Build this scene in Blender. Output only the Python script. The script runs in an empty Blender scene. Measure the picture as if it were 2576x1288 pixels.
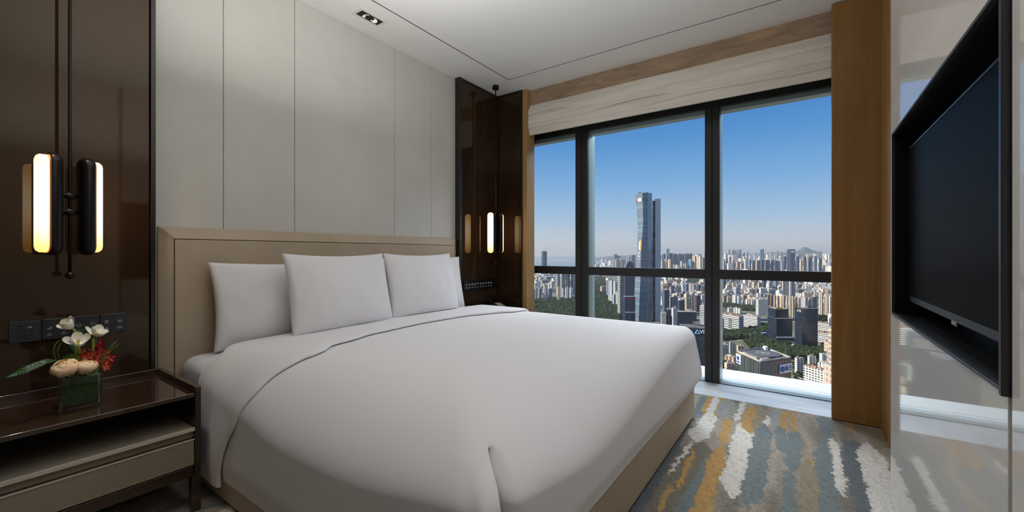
import bpy, bmesh, math, random
from mathutils import Vector, Matrix, noise

SC = bpy.context.scene
COL = SC.collection
PI = math.pi

# ------------------------------------------------------------------ materials
def lin(c):
    c = c / 255.0
    return c / 12.92 if c <= 0.04045 else ((c + 0.055) / 1.055) ** 2.4

def rgb(r, g, b, a=1.0):
    return (lin(r), lin(g), lin(b), a)

class NT:
    """small helper around a node tree"""
    def __init__(self, tree):
        self.t = tree
        self.n = tree.nodes
    def node(self, typ, **kw):
        nd = self.n.new(typ)
        for k, v in kw.items():
            setattr(nd, k, v)
        return nd
    def link(self, a, b):
        self.t.links.new(a, b)
    def val(self, sock, v):
        if hasattr(v, 'links') or hasattr(v, 'is_linked'):
            self.link(v, sock)
        else:
            sock.default_value = v
    def math(self, op, a, b=0.0, c=None):
        nd = self.node('ShaderNodeMath', operation=op)
        self.val(nd.inputs[0], a)
        self.val(nd.inputs[1], b)
        if c is not None:
            self.val(nd.inputs[2], c)
        return nd.outputs[0]
    def mix(self, fac, a, b, blend='MIX'):
        nd = self.node('ShaderNodeMix', data_type='RGBA', blend_type=blend)
        self.val(nd.inputs['Factor'], fac)
        self.val(nd.inputs[6], a)
        self.val(nd.inputs[7], b)
        return nd.outputs[2]
    def ramp(self, fac, stops, interp='LINEAR'):
        nd = self.node('ShaderNodeValToRGB')
        cr = nd.color_ramp
        cr.interpolation = interp
        while len(cr.elements) < len(stops):
            cr.elements.new(0.5)
        for e, (p, c) in zip(cr.elements, stops):
            e.position = p
            e.color = c
        self.link(fac, nd.inputs[0])
        return nd.outputs[0]
    def noise(self, vec, scale=5.0, detail=2.0, rough=0.5, dist=0.0):
        nd = self.node('ShaderNodeTexNoise')
        nd.inputs['Scale'].default_value = scale
        nd.inputs['Detail'].default_value = detail
        nd.inputs['Roughness'].default_value = rough
        nd.inputs['Distortion'].default_value = dist
        if vec is not None:
            self.link(vec, nd.inputs['Vector'])
        return nd.outputs['Fac']
    def coords(self, kind='Object', scale=(1, 1, 1), loc=(0, 0, 0), rot=(0, 0, 0)):
        tc = self.node('ShaderNodeTexCoord')
        mp = self.node('ShaderNodeMapping')
        mp.inputs['Scale'].default_value = scale
        mp.inputs['Location'].default_value = loc
        mp.inputs['Rotation'].default_value = rot
        self.link(tc.outputs[kind], mp.inputs['Vector'])
        return mp.outputs['Vector']

MATS = {}
def mat(name, base=(0.8, 0.8, 0.8, 1), rough=0.5, metal=0.0, spec=0.5, coat=0.0, coat_rough=0.03, ior=1.5,
        emit=None, emit_s=0.0, sheen=0.0, trans=0.0, sss=0.0):
    if name in MATS:
        return MATS[name]
    m = bpy.data.materials.new(name)
    m.use_nodes = True
    b = m.node_tree.nodes['Principled BSDF']
    b.inputs['Base Color'].default_value = base
    b.inputs['Roughness'].default_value = rough
    b.inputs['Metallic'].default_value = metal
    b.inputs['Specular IOR Level'].default_value = spec
    b.inputs['IOR'].default_value = ior
    b.inputs['Coat Weight'].default_value = coat
    b.inputs['Coat Roughness'].default_value = coat_rough
    b.inputs['Sheen Weight'].default_value = sheen
    b.inputs['Transmission Weight'].default_value = trans
    if emit:
        b.inputs['Emission Color'].default_value = emit
        b.inputs['Emission Strength'].default_value = emit_s
    MATS[name] = m
    return m

def nt_of(m):
    n = NT(m.node_tree)
    return n, m.node_tree.nodes['Principled BSDF']

def add_bump(m, scale, strength, dist=0.002, detail=3.0, stretch=(1, 1, 1), kind='Object'):
    n, b = nt_of(m)
    v = n.coords(kind, stretch)
    f = n.noise(v, scale, detail)
    bp = n.node('ShaderNodeBump')
    bp.inputs['Strength'].default_value = strength
    bp.inputs['Distance'].default_value = dist
    n.link(f, bp.inputs['Height'])
    n.link(bp.outputs[0], b.inputs['Normal'])
    return m

def vary(m, c1, c2, scale, stretch=(1, 1, 1), detail=4.0, lo=0.35, hi=0.65, kind='Object'):
    n, b = nt_of(m)
    v = n.coords(kind, stretch)
    f = n.noise(v, scale, detail, 0.6)
    c = n.ramp(f, [(lo, c1), (hi, c2)])
    n.link(c, b.inputs['Base Color'])
    return m

# ------------------------------------------------------------------ mesh building
class MB:
    def __init__(self):
        self.v = []
        self.f = []
        self.mi = []
        self.uv = None
    def add(self, verts, faces, mi=0):
        o = len(self.v)
        self.v += [tuple(p) for p in verts]
        self.f += [tuple(i + o for i in f) for f in faces]
        self.mi += [mi] * len(faces)
        return self
    def box(self, x0, x1, y0, y1, z0, z1, mi=0):
        vs = [(x0, y0, z0), (x1, y0, z0), (x1, y1, z0), (x0, y1, z0), (x0, y0, z1), (x1, y0, z1), (x1, y1, z1), (x0, y1, z1)]
        fs = [(3, 2, 1, 0), (4, 5, 6, 7), (0, 1, 5, 4), (1, 2, 6, 5), (2, 3, 7, 6), (3, 0, 4, 7)]
        return self.add(vs, fs, mi)
    def hexa(self, bottom, top, mi=0):
        vs = list(bottom) + list(top)
        n = len(bottom)
        fs = [tuple(reversed(range(n))), tuple(range(n, 2 * n))]
        fs += [(i, (i + 1) % n, n + (i + 1) % n, n + i) for i in range(n)]
        return self.add(vs, fs, mi)
    def prism(self, poly, z0, z1, mi=0):
        return self.hexa([(x, y, z0) for x, y in poly], [(x, y, z1) for x, y in poly], mi)
    def grid(self, fn, nu, nv, mi=0, flip=False, closed_u=False):
        vs = [fn(i / (nu if closed_u else nu - 1), j / (nv - 1)) for j in range(nv) for i in range(nu)]
        fs = []
        for j in range(nv - 1):
            for i in range(nu if closed_u else nu - 1):
                a = j * nu + i
                b = j * nu + (i + 1) % nu
                q = (a, b, b + nu, a + nu)
                fs.append(tuple(reversed(q)) if flip else q)
        return self.add(vs, fs, mi)
    def tube(self, path, r, n=10, caps=True, mi=0):
        path = [Vector(p) for p in path]
        rs = r if isinstance(r, (list, tuple)) else [r] * len(path)
        rings = []
        up = Vector((0, 0, 1))
        for i, p in enumerate(path):
            d = (path[min(i + 1, len(path) - 1)] - path[max(i - 1, 0)]).normalized()
            ref = up if abs(d.z) < 0.95 else Vector((1, 0, 0))
            a = d.cross(ref).normalized()
            b = d.cross(a).normalized()
            rings.append([p + (a * math.cos(t) + b * math.sin(t)) * rs[i] for t in [2 * PI * k / n for k in range(n)]])
        vs = [q for ring in rings for q in ring]
        fs = []
        for i in range(len(path) - 1):
            for k in range(n):
                fs.append((i * n + k, i * n + (k + 1) % n, (i + 1) * n + (k + 1) % n, (i + 1) * n + k))
        if caps:
            fs.append(tuple(range(n - 1, -1, -1)))
            fs.append(tuple(range((len(path) - 1) * n, len(path) * n)))
        return self.add(vs, fs, mi)
    def lathe(self, prof, c=(0, 0, 0), n=24, mi=0, axis='z'):
        vs = []
        for r, h in prof:
            for k in range(n):
                t = 2 * PI * k / n
                if axis == 'z':
                    vs.append((c[0] + r * math.cos(t), c[1] + r * math.sin(t), c[2] + h))
                else:
                    vs.append((c[0] + h, c[1] + r * math.cos(t), c[2] + r * math.sin(t)))
        fs = []
        for i in range(len(prof) - 1):
            for k in range(n):
                fs.append((i * n + k, i * n + (k + 1) % n, (i + 1) * n + (k + 1) % n, (i + 1) * n + k))
        fs.append(tuple(range(n - 1, -1, -1)))
        fs.append(tuple(range((len(prof) - 1) * n, len(prof) * n)))
        return self.add(vs, fs, mi)
    def sphere(self, c, r, n=16, m=10, mi=0, sz=1.0):
        prof = []
        for j in range(m + 1):
            t = -PI / 2 + PI * j / m
            prof.append((max(1e-5, r * math.cos(t)), r * math.sin(t) * sz))
        return self.lathe(prof, c, n, mi)
    def build(self, name, m, parent=None, smooth=False, bevel=0.0, seg=2, sub=0, angle=None, recalc=False):
        me = bpy.data.meshes.new(name)
        me.from_pydata(self.v, [], self.f)
        ms = m if isinstance(m, (list, tuple)) else [m]
        for x in ms:
            me.materials.append(x)
        if len(ms) > 1:
            me.polygons.foreach_set('material_index', self.mi)
        if smooth:
            me.polygons.foreach_set('use_smooth', [True] * len(me.polygons))
        me.update()
        if recalc:
            bm = bmesh.new(); bm.from_mesh(me)
            bmesh.ops.recalc_face_normals(bm, faces=bm.faces)
            bm.to_mesh(me); bm.free()
        o = bpy.data.objects.new(name, me)
        COL.objects.link(o)
        if parent is not None:
            o.parent = parent
            o.matrix_parent_inverse = Matrix.Translation(parent.location).inverted()
        if bevel:
            md = o.modifiers.new('Bevel', 'BEVEL')
            md.width = bevel
            md.segments = seg
            md.limit_method = 'ANGLE'
            md.angle_limit = math.radians(angle or 30)
            if seg > 1:
                for p in me.polygons:
                    p.use_smooth = True
                md.harden_normals = True
        if sub:
            md = o.modifiers.new('Subdivision', 'SUBSURF')
            md.levels = sub
            md.render_levels = sub
        return o

def tag(o, label, cat, group=None, kind=None):
    if label:
        o['label'] = label
    if cat:
        o['category'] = cat
    if group:
        o['group'] = group
    if kind:
        o['kind'] = kind
    return o

def thing(name, loc, label, cat, group=None, kind=None):
    o = bpy.data.objects.new(name, None)
    o.empty_display_size = 0.05
    o.location = loc
    COL.objects.link(o)
    return tag(o, label, cat, group, kind)

def struct(o, label=None):
    o['kind'] = 'structure'
    if label:
        o['label'] = label
    return o

def text_mesh(txt, size, depth=0.0005, align='CENTER'):
    """lettering turned into plain mesh data (lies in local XY)"""
    cu = bpy.data.curves.new('lettering', 'FONT')
    cu.body = txt
    cu.size = size
    cu.align_x = align
    cu.align_y = 'CENTER'
    cu.extrude = depth
    cu.resolution_u = 3
    ob = bpy.data.objects.new('lettering', cu)
    COL.objects.link(ob)
    dg = bpy.context.evaluated_depsgraph_get()
    dg.update()
    me = bpy.data.meshes.new_from_object(ob.evaluated_get(dg))
    bpy.data.objects.remove(ob)
    bpy.data.curves.remove(cu)
    return me

def put_mesh(me, name, m, matrix, parent=None):
    me.transform(matrix)
    me.materials.clear()
    me.materials.append(m)
    o = bpy.data.objects.new(name, me)
    COL.objects.link(o)
    if parent is not None:
        o.parent = parent
        o.matrix_parent_inverse = Matrix.Translation(parent.location).inverted()
    return o

# ------------------------------------------------------------------ camera frame
F_PX, CX, CY, CAM_H = 1050.0, 1288.0, 637.0, 1.1
YAW = math.radians(35.1)
CA, SA = math.cos(YAW), math.sin(YAW)
FWD = Vector((CA, SA, 0))
RGT = Vector((SA, -CA, 0))
CAM = Vector((0, 0, CAM_H))

def ray(px, py):
    r = (px - CX) / F_PX
    u = (CY - py) / F_PX
    return FWD + RGT * r + Vector((0, 0, u))

def on_v(px, py, v):
    d = ray(px, py)
    return CAM + d * (v / d.y)

def on_u(px, py, u):
    d = ray(px, py)
    return CAM + d * (u / d.x)

cam_d = bpy.data.cameras.new('camera')
cam = bpy.data.objects.new('camera', cam_d)
COL.objects.link(cam)
cam.location = CAM
cam.rotation_euler = (math.radians(90), 0, YAW - math.radians(90))
cam_d.sensor_fit = 'HORIZONTAL'
cam_d.sensor_width = 36.0
cam_d.lens = 36.0 * F_PX / 2576.0
cam_d.shift_y = -(644.0 - CY) / 2576.0
cam_d.clip_start = 0.02
cam_d.clip_end = 60000.0
SC.camera = cam
# ------------------------------------------------------------------ room materials
VB = 2.70      # cream wall
VL = 2.645     # lacquer face
ZC = 2.75
UG = 3.88      # window frame front
VT = -0.31     # television wall face

def wood_mat(name, c1, c2, c3, rough=0.45, gs=22.0):
    m = mat(name, c1, rough, 0, 0.4)
    n, b = nt_of(m)
    v = n.coords('Object', (1, 1, 0.045))
    w = n.noise(v, gs, 5.0, 0.65, 0.35)
    v2 = n.coords('Object', (1, 1, 0.02))
    w2 = n.noise(v2, gs * 7, 2.0, 0.6, 0.1)
    f = n.math('ADD', n.math('MULTIPLY', w, 0.7), n.math('MULTIPLY', w2, 0.3))
    c = n.ramp(f, [(0.32, c1), (0.5, c2), (0.68, c3)])
    n.link(c, b.inputs['Base Color'])
    bp = n.node('ShaderNodeBump')
    bp.inputs['Strength'].default_value = 0.12
    bp.inputs['Distance'].default_value = 0.001
    n.link(f, bp.inputs['Height'])
    n.link(bp.outputs[0], b.inputs['Normal'])
    return m

M_CREAM = vary(mat('wall_fabric_cream', rgb(214, 207, 196), 0.75, 0, 0.2), rgb(204, 201, 193), rgb(212, 209, 201), 2.0)
add_bump(M_CREAM, 350, 0.08, 0.0006, 2, (1, 1, 1))
M_CEIL = mat('ceiling_paint', rgb(240, 238, 233), 0.8, 0, 0.2)
M_LACQ = mat('dark_brown_lacquer', rgb(46, 34, 26), 0.05, 0, 0.5, 0.0, 0.02, 1.52)
M_LACQ.node_tree.nodes['Principled BSDF'].inputs['Specular Tint'].default_value = (1.0, 0.86, 0.70, 1)
vary(M_LACQ, rgb(48, 34, 23), rgb(56, 40, 28), 3.0, (1, 1, 0.3))
M_LACQ_EDGE = mat('dark_lacquer_edge', rgb(30, 23, 19), 0.25, 0, 0.6)
M_OAK = wood_mat('oak_veneer', rgb(144, 104, 56), rgb(156, 114, 63), rgb(167, 124, 72), 0.5)
M_OAK_L = wood_mat('oak_post', rgb(160, 122, 74), rgb(176, 137, 86), rgb(190, 150, 98), 0.45)
M_GLOSS = mat('cream_gloss_panel', rgb(205, 198, 188), 0.04, 0, 0.5, 0.0, 0.015, 1.5)
n_, b_ = nt_of(M_GLOSS)
f_ = n_.noise(n_.coords('Object', (0.35, 1, 3.0), rot=(0, 0.25, 0)), 3.0, 5, 0.6, 0.6)
n_.link(n_.ramp(f_, [(0.3, rgb(240, 234, 226)), (0.7, rgb(249, 246, 242))]), b_.inputs['Base Color'])
M_BLACK = mat('black_metal', rgb(24, 24, 25), 0.35, 0.3, 0.5)
M_FRAME_GREY = mat('graphite_metal', rgb(72, 72, 76), 0.35, 0.6, 0.5)
M_NICHE = mat('black_niche_lining', rgb(17, 17, 18), 0.3, 0, 0.5)
M_SCREEN = mat('television_screen', rgb(20, 20, 21), 0.4, 0, 0.015)
M_MULL = mat('window_frame_charcoal', rgb(52, 52, 53), 0.45, 0.3, 0.5)
M_REVEAL = mat('window_reveal_painted_reflection', rgb(140, 158, 158), 0.3, 0.2, 0.6)  # bright outdoor reflection on the frame sides, painted in as grey-green
M_SILL = mat('window_sill_aluminium', rgb(172, 188, 190), 0.5, 0.0, 0.3)
M_LEDGE = mat('white_outer_ledge', rgb(226, 231, 227), 0.7, 0, 0.2)
M_MARBLE = mat('white_marble', rgb(225, 232, 236), 0.16, 0, 0.35)
n_, b_ = nt_of(M_MARBLE)
f_ = n_.noise(n_.coords('Object', (3, 0.5, 1)), 4.0, 6, 0.6, 0.8)
n_.link(n_.ramp(f_, [(0.35, rgb(214, 219, 220)), (0.6, rgb(240, 242, 241))]), b_.inputs['Base Color'])

M_GLASS = bpy.data.materials.new('window_glass')
M_GLASS.use_nodes = True
n_ = NT(M_GLASS.node_tree)
for x in list(n_.n):
    n_.n.remove(x)
out_ = n_.node('ShaderNodeOutputMaterial')
tr_ = n_.node('ShaderNodeBsdfTransparent'); tr_.inputs[0].default_value = (0.97, 0.985, 0.98, 1)
gl_ = n_.node('ShaderNodeBsdfGlossy'); gl_.inputs['Roughness'].default_value = 0.0
fr_ = n_.node('ShaderNodeFresnel'); fr_.inputs[0].default_value = 1.08
mx_ = n_.node('ShaderNodeMixShader')
n_.link(fr_.outputs[0], mx_.inputs[0]); n_.link(tr_.outputs[0], mx_.inputs[1]); n_.link(gl_.outputs[0], mx_.inputs[2])
n_.link(mx_.outputs[0], out_.inputs[0])

# ---- carpet
def carpet_mat():
    m = mat('abstract_streak_carpet', rgb(140, 130, 115), 0.95, 0, 0.1, sheen=0.3)
    n, b = nt_of(m)
    tc = n.node('ShaderNodeTexCoord')
    sp = n.node('ShaderNodeSeparateXYZ')
    n.link(tc.outputs['Object'], sp.inputs[0])
    X, Y = sp.outputs[0], sp.outputs[1]
    obj = tc.outputs['Object']
    # jagged edge noise, different along the two axes
    j1 = n.math('SUBTRACT', n.noise(obj, 13.0, 6.0, 0.72), 0.5)
    j2 = n.math('SUBTRACT', n.noise(obj, 60.0, 2.0, 0.6), 0.5)
    jag = n.math('ADD', n.math('MULTIPLY', j1, 0.11), n.math('MULTIPLY', j2, 0.035))
    YJ = n.math('ADD', Y, jag)
    XJ = n.math('ADD', X, n.math('MULTIPLY', jag, 1.2))
    cb = n.node('ShaderNodeCombineXYZ')
    n.link(n.math('MULTIPLY', XJ, 1.1), cb.inputs[0]); n.link(n.math('MULTIPLY', YJ, 5.5), cb.inputs[1])
    base = n.noise(cb.outputs[0], 1.0, 3.0, 0.55)
    col = n.ramp(base, [(0.30, rgb(116, 110, 98)), (0.40, rgb(142, 134, 118)), (0.47, rgb(168, 156, 140)),
                        (0.53, rgb(184, 172, 156)), (0.60, rgb(158, 148, 130)), (0.70, rgb(128, 128, 120))])
    def field(seed, sx, sy, lo, hi):
        cv = n.node('ShaderNodeCombineXYZ')
        n.link(n.math('MULTIPLY', XJ, sx), cv.inputs[0]); n.link(n.math('MULTIPLY', YJ, sy), cv.inputs[1])
        cv.inputs[2].default_value = seed
        f = n.noise(cv.outputs[0], 1.0, 1.0, 0.5)
        return n.math('MULTIPLY', n.math('GREATER_THAN', f, lo), n.math('LESS_THAN', f, hi))
    away = n.math('LESS_THAN', X, 1.0)   # loose streaks where no drawn streak lies
    for seed, sx, sy, lo, hi, c in [(3.1, 1.0, 6.0, 0.60, 1.0, rgb(104, 118, 122)), (7.7, 1.2, 7.0, 0.64, 1.0, rgb(196, 144, 66)),
                                    (12.4, 1.0, 6.0, 0.655, 1.0, rgb(226, 220, 208))]:
        col = n.mix(n.math('MULTIPLY', field(seed, sx, sy, lo, hi), n.math('MULTIPLY', away, 0.9)), col, c)
    # streaks seen beside the bed: (colour, U0, V0, U1, V1, half width)
    BLUE, SLATE, GOLD, CREAM, GREY, OLIVE, TAN = (rgb(128, 138, 138), rgb(104, 112, 114), rgb(204, 160, 92), rgb(238, 232, 222),
                                              rgb(170, 170, 166), rgb(132, 126, 110), rgb(164, 150, 124))
    for c, u0, v0, u1, v1, w in STREAKS_BY(locals()):
        t = n.math('DIVIDE', n.math('SUBTRACT', XJ, u0), (u1 - u0))
        cen = n.math('ADD', n.math('MULTIPLY', t, v1 - v0), v0)
        dd = n.math('ABSOLUTE', n.math('SUBTRACT', YJ, cen))
        # rounded taper near both ends
        tap = n.math('MULTIPLY', n.math('MULTIPLY', t, n.math('SUBTRACT', 1.0, t)), 8.0)
        tap = n.math('MINIMUM', tap, 1.0)
        msk = n.math('LESS_THAN', dd, n.math('MULTIPLY', tap, w))
        col = n.mix(msk, col, c)
    # tufts: fine light/dark speckle of the pile
    sp1 = n.noise(obj, 320.0, 2.0, 0.7)
    sp2 = n.noise(obj, 34.0, 5.0, 0.75)
    sp3 = n.noise(obj, 130.0, 2.0, 0.6)
    mot = n.math('ADD', n.math('MULTIPLY', n.math('SUBTRACT', sp1, 0.5), 0.9), n.math('ADD', n.math('MULTIPLY', n.math('SUBTRACT', sp2, 0.5), 1.0), n.math('MULTIPLY', n.math('SUBTRACT', sp3, 0.5), 0.9)))
    col = n.mix(1.0, col, n.ramp(n.math('ADD', mot, 0.5), [(0.25, (0.48, 0.46, 0.44, 1)), (0.5, (0.86, 0.86, 0.86, 1)), (0.8, (1.05, 1.05, 1.04, 1))]), 'MULTIPLY')
    n.link(col, b.inputs['Base Color'])
    bp = n.node('ShaderNodeBump')
    bp.inputs['Strength'].default_value = 0.5
    bp.inputs['Distance'].default_value = 0.004
    n.link(n.math('ADD', n.math('MULTIPLY', sp1, 0.7), sp2), bp.inputs['Height'])
    n.link(bp.outputs[0], b.inputs['Normal'])
    return m

def floor_pt(px, py):
    d = ray(px, py)
    t = -CAM_H / d.z
    return d.x * t, d.y * t

def STREAKS_BY(L):
    g = lambda k: L[k]
    rows = []
    def S(c, x0, y0, x1, y1, w):
        a = floor_pt(x0, y0); b = floor_pt(x1, y1)
        rows.append((g(c), a[0], a[1], b[0], b[1], w))
    S('OLIVE', 1770, 1110, 1600, 1480, .10)
    S('SLATE', 1752, 1020, 1480, 1480, .035)
    S('BLUE', 1775, 995, 1748, 1050, .03)
    S('BLUE', 1815, 1125, 1640, 1470, .05)
    S('GOLD', 1748, 1130, 1705, 1235, .013)
    S('GOLD', 1690, 1215, 1655, 1288, .013)
    S('GOLD', 1835, 1050, 1815, 1120, .022)
    S('GOLD', 1818, 1115, 1700, 1480, .036)
    S('GOLD', 1790, 995, 1770, 1040, .022)
    S('GOLD', 1820, 1000, 1795, 1045, .03)
    S('GREY', 1835, 1005, 1815, 1050, .045)
    S('CREAM', 1805, 998, 1780, 1050, .025)
    S('CREAM', 1790, 1040, 1748, 1110, .05)
    S('CREAM', 1800, 1045, 1765, 1095, .02)
    S('CREAM', 1745, 1108, 1680, 1195, .010)
    S('CREAM', 1872, 1008, 1850, 1062, .016)
    S('CREAM', 1886, 1055, 1838, 1255, .062)
    S('GOLD', 1895, 1022, 1885, 1090, .045)
    S('TAN', 1930, 1030, 1905, 1085, .05)
    S('CREAM', 1932, 1045, 1924, 1078, .013)
    S('GOLD', 1975, 1030, 1968, 1090, .020)
    S('GREY', 1955, 1028, 1945, 1075, .03)
    S('GOLD', 1992, 1032, 2002, 1092, .018)
    S('BLUE', 1925, 1065, 1882, 1285, .048)
    S('BLUE', 1962, 1072, 1968, 1140, .030)
    S('BLUE', 2000, 1082, 1992, 1190, .033)
    S('BLUE', 1985, 1180, 1985, 1460, .028)
    S('GOLD', 2042, 1150, 2046, 1265, .016)
    S('BLUE', 2068, 1045, 2085, 1110, .035)
    S('BLUE', 2075, 1095, 2100, 1480, .05)
    S('TAN', 2030, 1150, 2050, 1450, .035)
    S('OLIVE', 2130, 1230, 2170, 1440, .035)
    S('CREAM', 2096, 1100, 2118, 1250, .022)
    S('SLATE', 2148, 1108, 2140, 1165, .045)
    S('SLATE', 2140, 1145, 2255, 1450, .055)
    S('CREAM', 2178, 1110, 2290, 1450, .058)
    S('GOLD', 2140, 1062, 2142, 1085, .015)
    S('TAN', 2195, 1075, 2225, 1135, .035)
    return rows

M_CARPET = carpet_mat()

# ------------------------------------------------------------------ shell
struct(MB().box(-3.0, 3.515, -0.41, 2.80, -0.12, 0.0).build('floor', M_CARPET), 'carpet with abstract streaks of blue, gold and cream')
# ceiling: perimeter band and inner field with a fine shadow gap between them
GV, GU = 2.312, 3.233
g = 0.0048
b = MB()
b.box(-3.0, 3.60, GV + g, 2.80, ZC, ZC + 0.03)
b.box(GU + g, 3.60, -0.7, GV + g, ZC, ZC + 0.03)
b.box(-3.0, GU - g, -0.7, GV - g, ZC, ZC + 0.03)
struct(b.build('ceiling', M_CEIL), 'smooth pale ceiling with a fine rectangular shadow line')
M_GAP = mat('painted_gap_shade', rgb(40, 38, 36), 0.9, 0, 0.1)  # dark filler strip gives the ceiling gap its shade by colour
struct(MB().box(-3.0, GU + g, GV - g, GV + g, ZC + 0.001, ZC + 0.029).box(GU - g, GU + g, -0.7, GV - g, ZC + 0.001, ZC + 0.029).build('trim_11', M_GAP), 'thin dark strip painted as the shade of the ceiling gap')
struct(MB().box(-3.0, 3.60, -0.7, 2.80, ZC + 0.03, ZC + 0.15).build('ceiling_backing', M_LACQ_EDGE))

# wall behind the bed: five cream panels with thin joints
seams = [0.68, 0.996, 1.400, 2.201, 2.601, 2.935]
b = MB()
for i in range(5):
    a0, a1 = seams[i], seams[i + 1]
    b.box(a0 + (0.0015 if i else 0), a1 - (0.0015 if i < 4 else 0), VB, VB + 0.02, 0.0, ZC)
struct(b.build('wall_back', M_CREAM, bevel=0.0012, seg=1), 'cream upholstered wall panels above the headboard')
struct(MB().box(-3.0, 3.66, VB + 0.02, VB + 0.14, -0.1, ZC + 0.1).build('wall_back_core', M_LACQ_EDGE))
struct(MB().box(-3.12, -3.0, -0.6, 2.84, -0.1, ZC + 0.1).build('wall_entry', M_CREAM))
struct(MB().box(-3.0, 1.0, -0.75, -0.60, -0.1, ZC + 0.1).build('wall_right_core', M_CREAM))

# dark lacquer panels either side of the bed
b = MB().box(-0.6, 0.655, VL, VB + 0.02, 0, ZC).box(0.660, 0.680, VL - 0.002, VB + 0.02, 0, ZC, 1)
struct(b.build('trim_1', [M_LACQ, M_LACQ_EDGE], bevel=0.002), 'glossy dark brown lacquer panel behind the pendant')
b = MB().box(2.945, 3.50, VL, VB + 0.02, 0, ZC - 0.022).box(2.910, 2.942, VL - 0.002, VB + 0.02, 0, ZC, 1)
b.box(2.942, 3.50, VL - 0.002, VB + 0.02, ZC - 0.02, ZC, 1)
struct(b.build('trim_2', [M_LACQ, M_LACQ_EDGE], bevel=0.002), 'glossy dark brown lacquer panel beside the bed')
b = MB().box(3.503, 3.54, 2.375, VL - 0.002, 0, ZC - 0.022).box(3.50, 3.54, 2.340, 2.373, 0, ZC, 1)
b.box(3.50, 3.54, 2.373, VL - 0.002, ZC - 0.02, ZC, 1)
struct(b.build('trim_3', [M_LACQ, M_LACQ_EDGE], bevel=0.002), 'dark lacquer return panel beside the window')
struct(MB().box(3.54, 3.66, 2.345, 2.72, -0.1, ZC + 0.1).build('wall_window_return', M_LACQ_EDGE))
struct(MB().box(3.515, 3.66, 2.288, 2.342, 0, ZC).build('trim_4', M_OAK_L, bevel=0.004), 'slim oak post framing the window')

# oak panel and fluted return at the television side of the window
struct(MB().box(3.47, 3.53, -0.402, -0.142, 0.004, ZC - 0.006).build('trim_5', M_OAK, bevel=0.006), 'flat oak panel between window and television wall')
b = MB()
nfl = 28
u0, u1 = 2.489, 3.47
pts = []
for i in range(nfl * 6 + 1):
    t = i / 6.0
    fr = t - math.floor(t)
    h = 0.0165 * math.sqrt(max(0.0, 1 - (2 * fr - 1) ** 2))
    pts.append((u0 + (u1 - u0) * i / (nfl * 6), -0.404 + h))
poly = pts + [(u1, -0.46), (u0, -0.46)]
b.hexa([(x, y, 0.004) for x, y in reversed(poly)], [(x, y, ZC - 0.003) for x, y in reversed(poly)])
struct(b.build('trim_6', M_OAK), 'fluted oak strip beside the television wall')

# television wall: glossy cream panels around a recessed niche
NU0, NU1, NZ0, NZ1 = 1.172, 2.410, 0.845, 1.605
ZB = 0.022
b = MB()
b.box(NU1 + 0.004, 2.463, VT - 0.03, VT, ZB, ZC)                # strip beyond the niche
b.box(NU0, NU1 + 0.004, VT - 0.03, VT, ZB, NZ0 - 0.004)         # below
b.box(NU0, NU1 + 0.004, VT - 0.03, VT, NZ1 + 0.004, ZC)         # above
b.box(-0.6, NU0 - 0.018, VT - 0.03, VT, ZB, ZC)                 # nearer panel
b.box(2.466, 2.492, VT - 0.035, VT - 0.001, ZB, ZC)             # edge profile
struct(b.build('wall_right', M_GLOSS, bevel=0.0015), 'glossy cream panels of the television wall')
struct(MB().box(-0.6, 2.488, VT - 0.10, VT - 0.036, 0.0, ZC).box(NU0 - .02, NU1 + .02, VT - 0.16, VT - 0.10, .5, 2.0).build('wall_right_carcass', M_BLACK)) if False else None
b = MB()
b.box(-0.6, NU0 - 0.02, VT - 0.16, VT - 0.031, 0.0, ZC)
b.box(NU1 + 0.02, 2.486, VT - 0.16, VT - 0.036, 0.0, ZC)
b.box(NU0 - 0.02, NU1 + 0.02, VT - 0.16, VT - 0.031, 0.0, NZ0 - 0.02)
b.box(NU0 - 0.02, NU1 + 0.02, VT - 0.16, VT - 0.031, NZ1 + 0.02, ZC)
struct(b.build('wall_right_carcass', M_BLACK))
struct(MB().box(-0.6, 2.48, VT - 0.05, VT - 0.012, 0.0, ZB).build('baseboard_right', M_BLACK), 'black shadow gap under the television wall')

# niche lining and its metal frame
b = MB()
b.box(NU0 - 0.015, NU1 + 0.015, VT - 0.150, VT - 0.140, NZ0 - 0.015, NZ1 + 0.015)   # back
b.box(NU0 - 0.015, NU0, VT - 0.140, VT - 0.004, NZ0 - 0.015, NZ1 + 0.015)
b.box(NU1, NU1 + 0.015, VT - 0.140, VT - 0.004, NZ0 - 0.015, NZ1 + 0.015)
b.box(NU0, NU1, VT - 0.140, VT - 0.004, NZ0 - 0.015, NZ0)
b.box(NU0, NU1, VT - 0.140, VT - 0.004, NZ1, NZ1 + 0.015)
struct(b.build('trim_7', M_NICHE), 'black lined recess holding the television')
b = MB()
w = 0.012
b.box(NU0 - w, NU0 + 0.001, VT - 0.006, VT + 0.012, NZ0 - w, NZ1 + w)
b.box(NU1 - 0.001, NU1 + w * .5, VT - 0.006, VT + 0.006, NZ0 - w * .5, NZ1 + w * .5)
b.box(NU0, NU1, VT - 0.006, VT + 0.008, NZ0 - w * .6, NZ0 + 0.001)
b.box(NU0, NU1, VT - 0.006, VT + 0.008, NZ1 - 0.001, NZ1 + w * .6)
struct(b.build('trim_8', M_FRAME_GREY, bevel=0.002), 'graphite metal edging of the television recess')

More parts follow.
